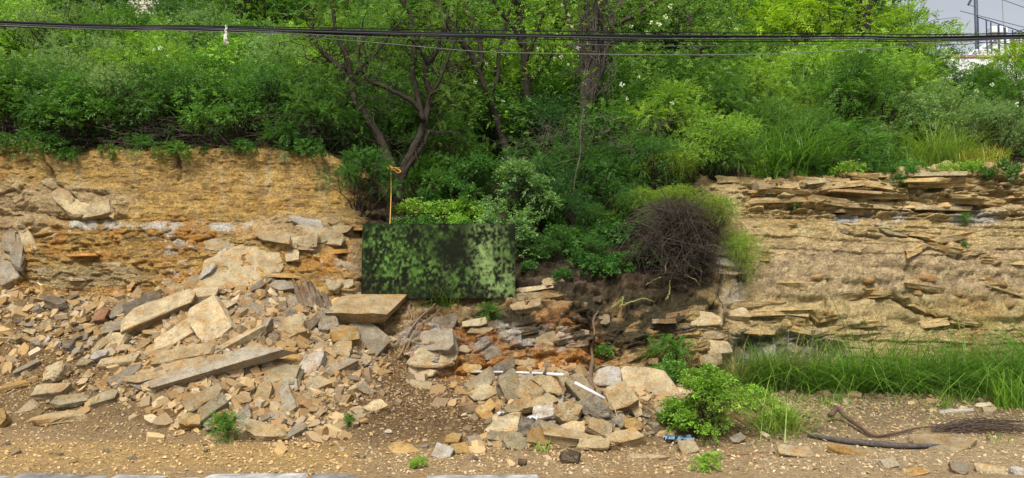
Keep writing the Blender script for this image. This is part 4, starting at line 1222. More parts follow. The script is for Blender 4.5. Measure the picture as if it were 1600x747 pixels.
# --- right hillside shrubs
for (px, Y, k, s, c, lab) in [
    (1180, 15.2, 'feather1', 1.25, G_LIME, 'light green feathery shrub above the arching grass clump'), (1230, 16.5, 'lime1', .95, G_LIME, 'lime shrub behind the arching grass, left of the big dark shrub'),
    (1300, 15.5, 'small1', 1.3, G_MID, 'big mid green shrub in the middle of the right hillside'), (1352, 15.0, 'feather2', 1.45, G_MID, 'spreading feathery shrub right of the big mid green shrub'),
    (1398, 16.2, 'lime1', .95, G_LIME, 'tall lime shrub under the cables on the right hillside'), (1330, 17.5, 'lime1', 1.15, G_LIME, 'lime shrub at the back of the right hillside'),
    (1468, 17.0, 'feather1', 1.2, G_DARK, 'dark green shrub in front of the white wall'), (1425, 14.6, 'broad2', .95, G_GREY, 'grey green shrub left of the white flowers on the right'),
    (1480, 15.0, 'small2', 1.05, G_GREY, 'pale small-leaved shrub right of the grey green shrub'), (1560, 15.2, 'feather2', 1.3, G_MID, 'feathery shrub with white flowers near the right edge'),
    (1600, 16.2, 'lime1', 1.05, G_YEL, 'yellow lime shrub cut by the right picture edge below the fence'), (1620, 14.4, 'feather1', 1.1, G_MID, 'feathery green shrub at the right picture edge above the cliff'),
    (1565, 13.9, 'small1', .75, G_GREY, 'low grey green shrub at the right end of the cliff top'), (1245, 14.0, 'small2', .9, G_MID, 'mid green shrub right behind the arching grass clump'),
    (1130, 14.2, 'feather1', 1.1, G_MID, 'feathery shrub left of the arching grass clump'), (1100, 15.5, 'lime1', .9, G_MID, 'leafy shrub at the right end of the central thicket'), (1420, 19.0, 'lime1', 1.0, G_MID, 'green shrub behind the tall lime shrub on the right'), (1270, 19.5, 'lime1', 1.1, G_LIME, 'lime shrub below the dark far trunk'),
    (1350, 13.15, 'fern1', 1.1, G_MID, 'fern-like bush with spreading fronds between the two grass clumps'), (1180, 18.5, 'lime1', 1.1, G_MID, 'green shrub at the foot of the yellow green tree'), (1540, 18.5, 'feather2', 1.2, G_DEEP, 'dark shrub left of the yellow lime shrub at the right edge')]:
    shrub('hillside_shrub', k, on(px, Y), s, jit(c, .06), lab, 'shrubs on the right hillside')

# --- central gully
for (px, Y, k, s, c, lab) in [
    (566, 12.5, 'feather2', .78, G_DEEP, 'dense bush left of the yellow rope at the end of the left cliff'), (545, 13.3, 'feather1', .6, G_DEEP, 'dark bush behind the dense bush beside the rope'),
    (700, 14.2, 'feather1', 1.0, G_MID, 'leafy shrub behind the forked tree trunk'), (640, 15.0, 'broad1', 1.2, G_MID, 'broad-leaved shrub behind the left limb of the forked tree'), (735, 13.6, 'broad2', .8, G_DEEP, 'mid green shrub between the forked tree and the pale shrub'),
    (780, 15.2, 'broad1', 1.2, G_DEEP, 'dark shrub behind the pale shrub'), (865, 14.8, 'small1', 1.2, G_DARK, 'dark twiggy shrub at the centre of the gully'), (935, 14.4, 'small2', 1.15, G_DEEP, 'dark small-leaved shrub below the tangled trunk'),
    (1000, 14.2, 'feather1', 1.2, G_MID, 'feathery shrub right of the tangled trunk'), (1060, 13.8, 'feather2', 1.2, G_LIME, 'light feathery shrub above the dead twig ball'), (1120, 13.0, 'small2', .9, G_LIME, 'yellowish shrub at the top corner of the right cliff'),
    (838, 12.9, 'small2', .62, G_DEEP, 'dark twiggy shrub spilling down right behind the pale shrub'), (898, 12.6, 'small1', .55, G_DARK, 'dark shrub spilling over the slope below the sapling'), (962, 12.8, 'small2', .62, G_DEEP, 'dark small-leaved shrub left of the dead twig ball'), (870, 12.15, 'feather1', .36, G_DEEP, 'low dark fern-like shrub above the layered rock'), (1025, 12.9, 'small1', .7, G_DEEP, 'dark shrub right behind the dead twig ball'), (930, 12.1, 'small1', .34, G_DEEP, 'lowest dark shrub on the stained slope'),
    (905, 13.5, 'small1', .95, G_DEEP, 'dark small-leaved shrub in front of the foot of the tangled trunk'), (955, 13.2, 'feather2', .85, G_DEEP, 'dark feathery shrub right of the pale sapling'), (868, 13.2, 'small2', .8, G_DARK, 'dark low shrub left of the pale sapling'), (1010, 13.3, 'small1', .85, G_MID, 'small-leaved shrub behind the dead twig ball'),
    (835, 13.5, 'feather1', .9, G_DEEP, 'dark feathery shrub behind the pale shrub'), (680, 13.6, 'feather2', .75, G_MID, 'feathery shrub at the right of the forked trunk foot'), (1140, 12.6, 'feather1', .6, G_MID, 'feathery shrub at the left top corner of the right cliff'), (925, 12.7, 'feather2', .45, G_MID, 'low feathery shrub on the dark soil of the gully'), (985, 12.5, 'feather1', .4, G_MID, 'low feathery shrub just left of the dead twig ball'),
    (905, 16.2, 'broad1', 1.5, G_MID, 'broad-leaved shrub behind the tangled trunk'), (990, 16.5, 'lime1', 1.0, G_MID, 'green shrub with white flowers right of the tangled trunk'), (1065, 16.5, 'broad2', 1.5, G_MID, 'green shrub behind the light feathery shrub'), (700, 17.0, 'lime1', 1.05, G_MID, 'green shrub high behind the forked tree'),
    (830, 17.2, 'broad1', 1.7, G_LIME, 'bright shrub between the two straight trunks'), (600, 17.0, 'small1', 1.6, G_MID, 'green shrub at the left of the central thicket')]:
    shrub('gully_shrub', k, on(px, Y), s, jit(c, .06), lab, 'shrubs of the central gully')
# pale shrub hanging in front of the gully
PR['pale'] = shrub_proto('pale', 131, .62, 1.75, 30, 40, 'broad', 6, low=.08)
shrub('pale_shrub', 'pale', on(812, 12.4) + Vector((0, 0, -.15)), .95, (.20, .34, .12), 'pale grey green shrub with long leafy shoots right of the banner', cat='shrub', rz=.4)
# yellow-green drooping bush over the dead twig ball
PR['wisp'] = shrub_proto('wisp', 132, .85, .9, 34, 46, 'wisp', 6, low=.1)
for (px, Y, dz, sc_, rz_, sq_, lab) in [(1005, 12.7, .0, .62, 0.3, .9, 'left wispy yellow green bush above the dead twig ball'), (1062, 12.15, .45, .6, 1.4, .8, 'middle wispy yellow green bush drooping over the dead twig ball'), (1108, 12.0, .42, .55, 2.6, 1.1, 'right wispy yellow green bush at the corner of the right cliff'), (1040, 13.0, .3, .7, 4.0, .9, 'pale wispy bush behind the yellow green ones')]:
    shrub('drooping_bush', 'wisp', on(px, Y) + Vector((0, -.1, dz - .1)), sc_, (.27, .37, .06), lab, 'wispy bushes over the dead twig ball', 'bush', rz_, squash=sq_)
shrub('drooping_bush', 'wisp', on(1148, 12.05) + Vector((.02, -.1, -.75)), .5, (.32, .44, .07), 'small light green bush hanging down the left end of the right cliff', cat='bush', rz=2.0, squash=1.6)
# low herbs on the dark soil
herbs = [(830, 11.9), (850, 12.1), (880, 11.8), (905, 12.0), (925, 11.9), (945, 12.1), (840, 12.4), (990, 12.0), (1010, 11.9), (870, 12.7), (900, 12.5), (650, 12.9), (668, 12.6), (690, 13.0), (712, 12.8), (735, 12.6), (700, 12.3), (755, 13.1), (640, 12.4), (940, 12.5), (960, 12.3), (978, 12.6), (920, 12.8), (880, 12.4), (1000, 12.9), (860, 13.0), (965, 11.9), (672, 13.3), (725, 13.3)]
for i, (px, Y) in enumerate(herbs):
    shrub('herb', random.choice(['herb1', 'herb2']), on(px, Y), random.uniform(.6, 1.15) if i < 11 else random.uniform(1.0, 1.6), jit(G_LIME if (px < 800 and i % 3) else G_DEEP), 'low leafy herb growing on the dark soil of the gully', 'low herbs on the gully floor', 'herb')
# weeds at the foot
for (px, py, k, s, c, lab, cat) in [(349, 690, 'weed1', .8, G_MID, 'small feathery weed growing at the front of the left heap', 'weed'), (545, 668, 'weed1', .38, G_MID, 'tiny weed on the gravel right of the left heap', 'weed'),
     (655, 730, 'herb1', .42, G_LIME, 'tiny green herb at the kerb below the gravel slope', 'weed'), (1108, 735, 'herb2', .55, G_LIME, 'low weed at the kerb right of the pale block', 'weed'),
     (1045, 585, 'weed1', 1.35, G_MID, 'small bush growing above the largest pale slab', 'bush'), (1050, 605, 'herb2', 1.2, G_MID, 'leafy tuft just right of the largest pale slab', 'bush'), (765, 505, 'weed1', .75, G_MID, 'small weed rooted in the rock below the banner right corner', 'weed'),
     (945, 560, 'herb1', .8, G_MID, 'small weed beside the thick hanging root', 'weed'), (1045, 665, 'herb1', .7, G_MID, 'tiny weed in front of the leafy bush', 'weed'), (1215, 668, 'herb2', .8, G_LIME, 'small leafy weed at the left end of the roadside grass', 'weed'), (1180, 640, 'herb2', 1.0, G_LIME, 'broad-leaved weed beside the leafy bush', 'weed')]:
    loc, _ = hit(px, py)
    shrub('weed', k, loc, s, jit(c, .05), lab, None, cat)
PR['moringa'] = shrub_proto('moringa', 133, .46, .82, 34, 44, 'herb', 5, low=.12)
loc, _ = hit(1100, 682)
shrub('leafy_bush', 'moringa', loc, .92, (.22, .38, .045), 'bright green leafy bush at the foot of the slope right of the largest pale slab', None, 'bush', rz=.3)
# little plants rooted in the right face
for (px, py, s) in [(1505, 345, .55), (1448, 300, .5), (1240, 320, .4), (1505, 385, .4)]:
    loc, _ = hit(px, py)
    shrub('cliff_plant', 'weed1', loc + Vector((0, -.02, -.05)), s * .8, jit(G_MID), 'thin green plant rooted in the right rock face', 'plants in the right rock face', 'plant')

# undergrowth on the hill: one mass
def undergrowth():
    rg = np.random.default_rng(77); acc = Acc()
    rr, cc = np.where((K > 9.02) & (K < 10.9) & (np.abs(Xg) < 13))
    w = 1.0 / (1 + (Yg[rr, cc] - 12) * .12); w /= w.sum()
    ix = rg.choice(len(rr), 5200, p=w)
    O = np.stack([Xd[rr[ix], cc[ix]], Yd[rr[ix], cc[ix]], Zd[rr[ix], cc[ix]]], 1)
    O[:, 2] += rg.uniform(0, .25, len(O)); O[:, 0] += rg.normal(0, .05, len(O))
    sprigs(acc, rg, O, rg.normal(0, .6, (len(O), 3)) + np.array([0, 0, .7]), dict(twig=.28, n=10, l=.06, w=.5, ang=.95, jit=.35, njit=.5))
    o = link('undergrowth', acc.mesh('undergrowth', False, 'lv'), M_LEAF, None, G_DEEP)
    tag(o, 'leafy undergrowth covering the hillside between the shrubs', 'undergrowth', kind='stuff')
undergrowth()

# ------------------------------------------------------------------ trees with trunks that can be followed
def tree(name, Y, trunks, label, col, style, crown, seed, bark=BARK_D, rx=1.0, twigs=26, depth=.5):
    """trunks: list of (pixel polyline, start radius px, end radius px); crown: list of (px, py, r px, twigs)"""
    rg = np.random.default_rng(seed); rd_ = random.Random(seed)
    base_px = trunks[0][0][0]
    b = P(base_px[0], base_px[1], Y)
    b.z = min(b.z, gz(b.x, b.y)) - .05          # foot in the soil
    root = empty(name, b)
    ta = Acc(); ends = []
    for bi, (pl, r0, r1) in enumerate(trunks):
        dz = 0 if bi == 0 else rd_.uniform(-depth, depth)
        n = len(pl)
        pts = [P(x, y, Y + dz * min(1, i / max(1, n - 1)) * (0 if bi == 0 else 1)) - b for i, (x, y) in enumerate(pl)]
        if bi == 0: pts = [Vector((0, 0, 0))] + pts
        pts = smooth_path(pts, 4, .012, rd_)
        m = len(pts); s = Y / FPX
        V, F = tube_arrays(pts, [s * (r0 + (r1 - r0) * (i / (m - 1)) ** .8) for i in range(m)], 8)
        ta.add(V, F); ends.append(pts)
    # side twigs
    for pts in ends:
        for _ in range(int(len(pts) * 1.1)):
            i = rd_.randrange(len(pts) // 3, len(pts))
            a_ = np.array(pts[i]); d = rg.normal(0, 1, 3) + np.array([0, 0, .6]); d /= np.linalg.norm(d)
            L = rd_.uniform(.25, .9)
            V, F = tube_arrays(branch_path(rg, a_, a_ + d * L, .1, 4), [.011, .009, .007, .005, .003], 4, False); ta.add(V, F)
    link('trunk', ta.mesh(name + '_trunk', True), M_BARK, root, bark)
    la = Acc()
    for (px, py, r, nt) in crown:
        for q in range(4):
            rr = r * Y / FPX
            cen = np.array(P(px, py, Y) - b) + rg.normal(0, 1, 3) * np.array([rr * .6, rr * .8, rr * .45])
            clump_leaves(la, rg, cen, rr * .62, max(4, nt // 4), STY[style])
            V, F = tube_arrays(branch_path(rg, np.array(min((e[-1] for e in ends), key=lambda e: (e - Vector(cen)).length)), cen, .08, 4), [.012, .01, .008, .006, .004], 4, False)
            if np.linalg.norm(V.max(0) - V.min(0)) < 1.8: ta.add(V, F)
    o = link('crown', la.mesh(name + '_crown', False, 'lv'), M_LEAF, root, col)
    return tag(root, label, 'tree')

def crown_grid(x0, x1, y0, y1, n, r0, r1, nt, seed):
    rd_ = random.Random(seed)
    return [(rd_.uniform(x0, x1), rd_.uniform(y0, y1), rd_.uniform(r0, r1), nt) for _ in range(n)]

tree('forked_tree', 13.2, [
    ([(622, 312), (621, 285), (613, 264), (600, 232), (581, 196), (556, 160), (549, 132), (536, 110), (515, 93), (494, 68), (486, 40)], 11, 3),
    ([(622, 300), (632, 262), (650, 226), (662, 196), (669, 166), (672, 150), (665, 120), (668, 98), (681, 84), (690, 55), (700, 20)], 8, 2.5),
    ([(622, 292), (642, 254), (664, 222), (671, 204)], 5, 2.5), ([(656, 172), (640, 156), (606, 138), (581, 128), (566, 114), (560, 85), (572, 50)], 4.5, 1.5),
    ([(662, 190), (652, 150), (646, 118), (645, 90), (648, 50), (636, 15), (606, -25)], 4.5, 2), ([(549, 128), (543, 92), (526, 56), (520, 10), (512, -30)], 5, 2),
    ([(553, 118), (576, 94), (600, 70), (618, 40)], 3, 1), ([(668, 100), (650, 70), (630, 55)], 2.5, 1), ([(515, 93), (500, 98), (480, 92)], 2, 1), ([(672, 150), (690, 120), (705, 80), (718, 40)], 3, 1.2)],
    'forked dark-trunked tree with the yellow rope tied round its base', (.17, .30, .045), 'feather',
    crown_grid(430, 740, -60, 60, 34, 30, 52, 44, 1) + crown_grid(480, 720, 60, 170, 16, 22, 36, 26, 2), 201)
tree('leaning_tree', 14.6, [
    ([(795, 262), (788, 220), (776, 184), (764, 148), (748, 114), (736, 84), (722, 66), (700, 36), (682, 0), (672, -30)], 8, 4),
    ([(748, 114), (752, 80), (740, 40), (722, 0), (712, -30)], 5, 2.5), ([(764, 150), (778, 120), (780, 80), (790, 40), (800, 0)], 4, 2), ([(722, 66), (690, 60), (660, 70)], 2.5, 1), ([(740, 90), (700, 105), (680, 112)], 2, 1)],
    'leaning slender tree with dark bark between the forked tree and the straight trunk', (.19, .32, .045), 'broad', crown_grid(640, 830, -60, 70, 20, 30, 50, 40, 3) + crown_grid(690, 800, 70, 220, 13, 24, 36, 24, 13), 202)
tree('straight_tree', 15.0, [
    ([(832, 250), (828, 200), (824, 152), (821, 112), (818, 72), (813, 28), (806, -30)], 7, 4), ([(820, 100), (835, 60), (850, 20), (862, -20)], 4, 2), ([(818, 75), (800, 40), (776, 10), (765, -20)], 4, 2), ([(822, 130), (850, 105), (870, 80)], 2.5, 1)],
    'straight dark tree trunk rising at the middle of the picture', (.22, .36, .05), 'broad', crown_grid(760, 900, -60, 70, 16, 30, 48, 40, 4) + crown_grid(790, 900, 70, 230, 14, 22, 34, 22, 14), 203)
tree('tangled_tree', 14.2, [
    ([(908, 290), (912, 230), (914, 180), (920, 140), (928, 104), (940, 76), (956, 40), (972, 2), (984, -30)], 10, 6), ([(916, 200), (911, 150), (916, 110), (912, 70), (918, 30), (912, -20)], 7, 3),
    ([(918, 170), (930, 130), (944, 100), (948, 60), (936, 20), (930, -20)], 6, 3), ([(956, 40), (985, 28), (1010, 14), (1040, -10)], 4.5, 2), ([(925, 120), (905, 80), (890, 40), (880, 0)], 3.5, 1.5), ([(940, 80), (965, 66), (990, 60)], 3, 1.2),
    ([(922, 150), (934, 90), (926, 40), (940, 0)], 4, 2), ([(914, 190), (924, 150), (918, 110), (930, 60), (946, 10)], 3.5, 2)],
    'thick dark tree wrapped in grey dead vines at the upper centre right', (.18, .30, .045), 'broad', crown_grid(950, 1130, -60, 80, 20, 28, 48, 36, 5) + crown_grid(850, 970, -60, 10, 8, 28, 40, 30, 6) + crown_grid(870, 960, 150, 260, 9, 24, 38, 30, 26) + crown_grid(960, 1120, 80, 200, 14, 24, 40, 30, 16), 204, bark=(.085, .07, .055))
tree('small_tree', 16.0, [([(1076, 240), (1078, 180), (1080, 130), (1079, 96), (1082, 60), (1075, 20)], 6, 3), ([(1079, 100), (1095, 70), (1110, 40)], 3, 1.5), ([(1080, 80), (1062, 50), (1050, 20)], 3, 1.2)],
    'small dark-stemmed tree right of the tangled trunk, under the cables', (.18, .30, .05), 'small', crown_grid(1030, 1140, -30, 70, 14, 26, 42, 70, 7), 205)
tree('far_trunk_tree', 21.0, [([(1352, 130), (1351, 90), (1350, 40), (1348, 0), (1346, -50)], 12, 9), ([(1350, 30), (1370, -5), (1390, -40)], 6, 3)],
    'thick dark far trunk among yellow green crowns at the upper right', (.09, .19, .03), 'far', crown_grid(1290, 1420, -70, -10, 12, 34, 52, 40, 8), 206, bark=(.05, .042, .036))
# pale sapling
sp = empty('sapling', P(890, 335, 12.9)); b0 = P(890, 335, 12.9)
V, F = tube_arrays(smooth_path([P(x, y, 12.9) - b0 for x, y in [(889, 356), (896, 310), (899, 275), (907, 240), (907, 205), (912, 170)]], 4), [.017 - .0005 * i for i in range(21)], 6)
link('stem', np_mesh('sapling_stem', V, F, True), M_BARK, sp, (.13, .11, .085))
la = Acc(); rg = np.random.default_rng(5)
for (x, y) in [(905, 190), (920, 175), (895, 200), (912, 215)]: clump_leaves(la, rg, np.array(P(x, y, 12.9) - b0), .22, 14, STY['small'])
link('foliage', la.mesh('sapling_foliage', False, 'lv'), M_LEAF, sp, G_MID)
tag(sp, 'thin pale sapling stem rising in front of the dark gully shrubs', 'sapling')

# dead vines over the tangled trunk, dead twig ball, bare twigs
def tangle(name, cen, rx, ry, rz_, n, label, cat, col, seed, rad=.004, arc=True, parent=None):
    rg = np.random.default_rng(seed); acc = Acc()
    for i in range(n):
        a, e = rg.uniform(0, 6.283), rg.uniform(-.35, 1.45)
        d = np.array([math.cos(a) * math.cos(e) * rx, math.sin(a) * math.cos(e) * ry, math.sin(e) * rz_])
        if arc:
            p0 = rg.normal(0, .12, 3) * np.array([rx, ry, rz_]); p1 = d * rg.uniform(.6, 1.0)
            p2 = p1 + np.array([rg.normal(0, .35) * rx, rg.normal(0, .3) * ry, -rg.uniform(.1, .7) * rz_])
        else:
            p0 = np.array([rg.uniform(-rx, rx), rg.uniform(-ry, ry), rg.uniform(-rz_, rz_)]); p1 = p0 + rg.normal(0, .35, 3) * np.array([rx, ry, rz_ * .8]); p2 = p1 + rg.normal(0, .35, 3) * np.array([rx, ry, rz_ * .8])
        mid_ = (p0 + p1) / 2 + rg.normal(0, .1, 3) * rx
        pts = smooth_path([Vector(p0), Vector(mid_), Vector(p1), Vector(p2)], 3, .012)
        r = rad * rg.uniform(.6, 1.5)
        V, F = tube_arrays(pts, [r * (1 - .06 * k) for k in range(len(pts))], 3, False); acc.add(V, F)
    o = link(name, acc.mesh(name, True), M_TWIG, parent, col)
    o.location = cen
    if label: tag(o, label, cat)
    return o
db = empty('dead_bush', P(1055, 396, 11.7), 0, 1.12)
for (cx_, cz_, rx_, rz_, n_, sd_) in [(0, .14, .62, .66, 240, 301), (-.34, .0, .46, .5, 130, 311), (.30, -.10, .5, .5, 140, 312), (-.05, .46, .70, .34, 130, 313), (.02, -.30, .5, .36, 110, 314)]:
    tangle('twigs', (cx_, random.uniform(-.08, .08), cz_), rx_, .40, rz_, n_, None, None, random.choice([(.055, .043, .033), (.08, .063, .05), (.04, .031, .024)]), sd_, .0042, True, db)
for pl in [[(0, .1, -.25), (.05, 0, .1), (.18, -.1, .45), (.3, -.15, .75)], [(0, .1, -.25), (-.1, 0, .05), (-.3, -.15, .3), (-.55, -.2, .4)], [(.02, .1, -.25), (.2, -.05, .0), (.5, -.2, .1), (.7, -.2, -.1)], [(0, .1, -.2), (-.05, -.1, .3), (-.12, -.15, .7), (-.3, -.2, .9)]]:
    V, F = tube_arrays(smooth_path([Vector(p) for p in pl], 4, .015), [.016 - .0009 * i for i in range(13)], 5)
    link('main_stem', np_mesh('main_stem', V, F, True), M_BARK, db, (.10, .08, .065))
tag(db, 'ball of bare grey brown twigs, a dead bush hanging over the dark slope', 'dead bush')
tangle('dead_vine', P(930, 75, 13.9), .30, .25, .85, 150, 'mass of grey dead vine stems wrapped round the thick dark tree', 'vine', (.11, .095, .08), 302, .006, False)
for (px, py, Y, rx, rz_, n, sd, lab) in [(60, 212, 12.75, .8, .22, 110, 321, 'dark bare twigs under the thicket at the far left cliff edge'), (260, 214, 12.75, .9, .2, 120, 322, 'dark bare twigs under the thicket at the middle of the left cliff edge'), (430, 210, 12.8, .8, .25, 120, 323, 'dark bare twigs under the thicket at the right of the left cliff edge'), (165, 165, 13.0, .7, .35, 70, 303, 'grey bare twigs inside the thicket above the left cliff ledge'), (400, 175, 13.0, .45, .4, 80, 304, 'dark bare twigs among the thicket left of the forked tree'), (860, 240, 13.3, .6, .5, 120, 305, 'brown bare twigs in the dark middle of the gully thicket'), (990, 215, 12.9, .6, .35, 80, 306, 'thin grey branches sprawling above the dead twig ball'), (640, 120, 13.6, 1.0, .6, 90, 307, 'fine bare branches spread between the limbs of the forked tree')]:
    tangle('bare_twigs', P(px, py, Y), rx, .35, rz_, n, lab, 'twigs', (.10, .082, .066), sd, .0045, False)

# ------------------------------------------------------------------ grass
def blades(rg, O, H, lean, wid, seg=4, flop=.9):
    """arching blades; O (n,3) feet, H heights"""
    n = len(O)
    a = rg.uniform(0, 6.283, n)
    d = np.stack([np.cos(a), np.sin(a), np.zeros(n)], 1)
    s = np.stack([-np.sin(a), np.cos(a), np.zeros(n)], 1)
    # turn the flat side a little at random
    k = lean * rg.uniform(.3, 1.5, n)
    t = np.linspace(0, 1, seg + 1)
    fl = flop * rg.uniform(.5, 1.3, n)
    out = (k[:, None] * t + fl[:, None] * k[:, None] * t ** 2.5) * H[:, None]
    upz = (t[None] - (fl * k * .75)[:, None] * t[None] ** 2.6) * H[:, None]
    Pc = O[:, None] + d[:, None] * out[..., None]
    Pc[..., 2] += upz
    wv = wid * (1 - t) ** .7 + .0006
    w = rg.uniform(.6, 1.3, n)[:, None, None] * wv[None, :, None]
    Lf, Rt = Pc - s[:, None] * w, Pc + s[:, None] * w
    V = np.stack([Lf, Rt], 2).reshape(n, -1, 3)
    fi = []
    for i in range(seg): fi += [(2 * i, 2 * i + 1, 2 * i + 3), (2 * i, 2 * i + 3, 2 * i + 2)]
    F = np.array(fi)[None] + (np.arange(n) * 2 * (seg + 1))[:, None, None]
    lv = np.repeat(np.clip(rg.normal(.42, .22, n), 0, 1), seg * 2)
    return V.reshape(-1, 3), F.reshape(-1, 3), lv

def grass_patch(name, label, feet, h0, h1, lean, wid, col, seed, kind=None, cat='grass', flop=.9):
    rg = np.random.default_rng(seed)
    O = np.array(feet); H = rg.uniform(h0 * .55, h1, len(O)) * (1 + .6 * fbm(O[:, 0] * 2.2, O[:, 1] * 2.2, O[:, 0] * 0, 2, seed % 50))
    V, F, lv = blades(rg, O, H, lean, wid, 4, flop)
    c = O.mean(0); c[2] = O[:, 2].min()
    me = np_mesh(name, V - c, F, True, {'lv': ('FACE', lv)})
    o = link(name, me, M_GRASS, None, col); o.location = c
    return tag(o, label, cat, kind=kind)

def feet_area(n, px0, px1, Y0, Y1, seed, clump=.0, dens=None):
    rd_ = random.Random(seed); out = []
    cs = [(rd_.uniform(px0, px1), rd_.uniform(Y0, Y1)) for _ in range(max(1, n // 45))]
    while len(out) < n:
        c = rd_.choice(cs)
        px, Y = c[0] + rd_.gauss(0, 9), c[1] + rd_.gauss(0, .1)
        if dens and not dens(px, Y): continue
        out.append(tuple(on(px, Y) - Vector((0, 0, .02))))
    return out
# tall roadside grass on the right
def dn(px, Y): return Y > 10.95 - .55 * max(0, min(1, (px - 1500) / 90)) and Y < 11.7
grass_patch('roadside_grass', 'tall green grass growing along the foot of the right cliff', feet_area(2500, 1270, 1680, 10.5, 11.6, 1, dens=dn), .75, 1.45, .75, .0062, (.13, .27, .045), 401, 'stuff', flop=1.1)
grass_patch('grass_clump', 'shorter tuft of green grass left of the tall roadside grass, below the hollow', feet_area(1100, 1155, 1240, 10.9, 11.4, 2), .5, 1.1, .75, .0062, (.14, .25, .04), 402, flop=1.15)
grass_patch('roadside_grass', 'brighter fresh green clumps within the tall roadside grass', feet_area(1300, 1250, 1680, 10.5, 11.4, 31, dens=dn), .6, 1.4, .8, .0065, (.21, .39, .06), 441, 'stuff', flop=1.1)
grass_patch('dry_grass', 'dry straw stalks mixed into the tall roadside grass', feet_area(330, 1150, 1660, 10.7, 11.6, 21, dens=dn), .5, 1.2, .7, .004, (.42, .36, .16), 431, 'stuff')
grass_patch('short_grass', 'thin short grass along the front of the roadside grass', feet_area(700, 1150, 1660, 10.3, 10.95, 22), .08, .35, .7, .005, (.20, .31, .06), 432, 'stuff')
# on the cliff top
grass_patch('arching_grass', 'large clump of dark arching grass on the cliff top right of the gully', feet_area(620, 1180, 1290, 12.85, 13.5, 3), .9, 1.45, .6, .012, (.13, .26, .055), 403, flop=1.4)
grass_patch('grass_clump', 'tall grass clump on the cliff top right of the fern-like bush', feet_area(1000, 1405, 1505, 13.0, 13.8, 4), .5, .95, .45, .005, (.22, .33, .06), 404, flop=1.1)
grass_patch('grass_clump', 'yellowish short grass at the right end of the cliff top', feet_area(700, 1505, 1565, 12.9, 13.5, 5), .3, .5, .34, .006, (.42, .42, .08), 405)
grass_patch('feathery_grass', 'tall pale feathery grass behind the arching clump on the right hillside', feet_area(1300, 1170, 1300, 14.2, 15.2, 6), .9, 1.5, .3, .006, (.26, .37, .08), 406)
grass_patch('grass_tuft', 'small grass tuft under the lower edge of the banner', [tuple(hit(x, y)[0]) for x, y in [(random.gauss(690, 13), random.gauss(478, 4)) for _ in range(160)]], .2, .42, .55, .006, (.12, .22, .04), 407)
grass_patch('cut_grass', 'flattened green grass stalks lying left of the dark palm stalk', [tuple(hit(x, y)[0]) for x, y in [(random.gauss(1215, 22), random.gauss(672, 8)) for _ in range(260)]], .25, .6, 1.2, .006, (.26, .34, .08), 408, flop=.55)
grass_patch('grass_tuft', 'short grass tuft at the front right end of the roadside grass', feet_area(500, 1570, 1640, 10.0, 10.5, 7), .3, .55, .4, .007, (.24, .40, .05), 409)
for (px, py, n, sd) in [(1480, 635, 60, 1), (1230, 655, 60, 2), (1560, 690, 20, 3), (1290, 632, 60, 4), (845, 705, 30, 5)]:
    grass_patch('grass_sprout', 'few short green blades sprouting from the right verge gravel' if px > 1000 else 'few green blades sprouting in front of the pipe heap', [tuple(hit(px + random.gauss(0, 9), py + random.gauss(0, 3))[0]) for _ in range(n)], .06, .16, .6, .005, (.24, .38, .06), 420 + sd, 'stuff').__setitem__('group', 'grass sprouts on the verge')

# white blossoms in the trees
def blossoms(pts, label, nm='blossom'):
    for i, (px, py, Y, r) in enumerate(pts):
        rg = np.random.default_rng(int(px)); acc = Acc()
        n = 12
        d = unit(rg.normal(0, 1, (n, 3)))
        leaves(acc, rg, d * r * .3, d, unit(rg.normal(0, 1, (n, 3))), r * .8, r * .6, rg.uniform(.4, .6, n))
        o = link(nm, acc.mesh(nm, False, 'lv'), M_LEAF, None, (.85, .87, .9))
        o.location = P(px, py, Y)
        tag(o, label, 'flower', 'white blossoms')
blossoms([(1048, 10, 13.4, .05), (1040, 26, 13.4, .045), (1029, 38, 13.4, .055), (1018, 35, 13.4, .04), (1010, 50, 13.4, .03), (986, 41, 13.4, .04), (1150, 45, 14, .04), (1140, 28, 14, .03)], 'white blossom high in the crown right of the tangled trunk')
blossoms([(866, 92, 13.8, .04), (877, 89, 13.8, .045), (888, 101, 13.8, .03), (841, 76, 13.8, .035), (903, 75, 13.8, .04), (869, 54, 13.8, .03), (895, 42, 13.8, .03), (879, 8, 13.8, .035), (888, 23, 13.8, .03)], 'white blossom left of the tangled trunk')
blossoms([(972, 132, 13.3, .05), (980, 154, 13.3, .035), (1050, 161, 13.0, .045), (998, 120, 13.4, .03), (742, 128, 13.4, .04), (760, 98, 13.6, .035), (786, 158, 13.4, .035)], 'white blossom among the leaves of the central thicket')
blossoms([(250, 75, 14.0, .045), (262, 88, 14.0, .04), (240, 78, 14.0, .03)], 'white blossom on a shrub of the left thicket')
blossoms([(1526, 142, 14.2, .05), (1550, 132, 14.2, .04), (1590, 163, 13.8, .05), (1576, 180, 13.8, .035), (1344, 82, 16, .05)], 'white blossom on the shrubs near the right picture edge')
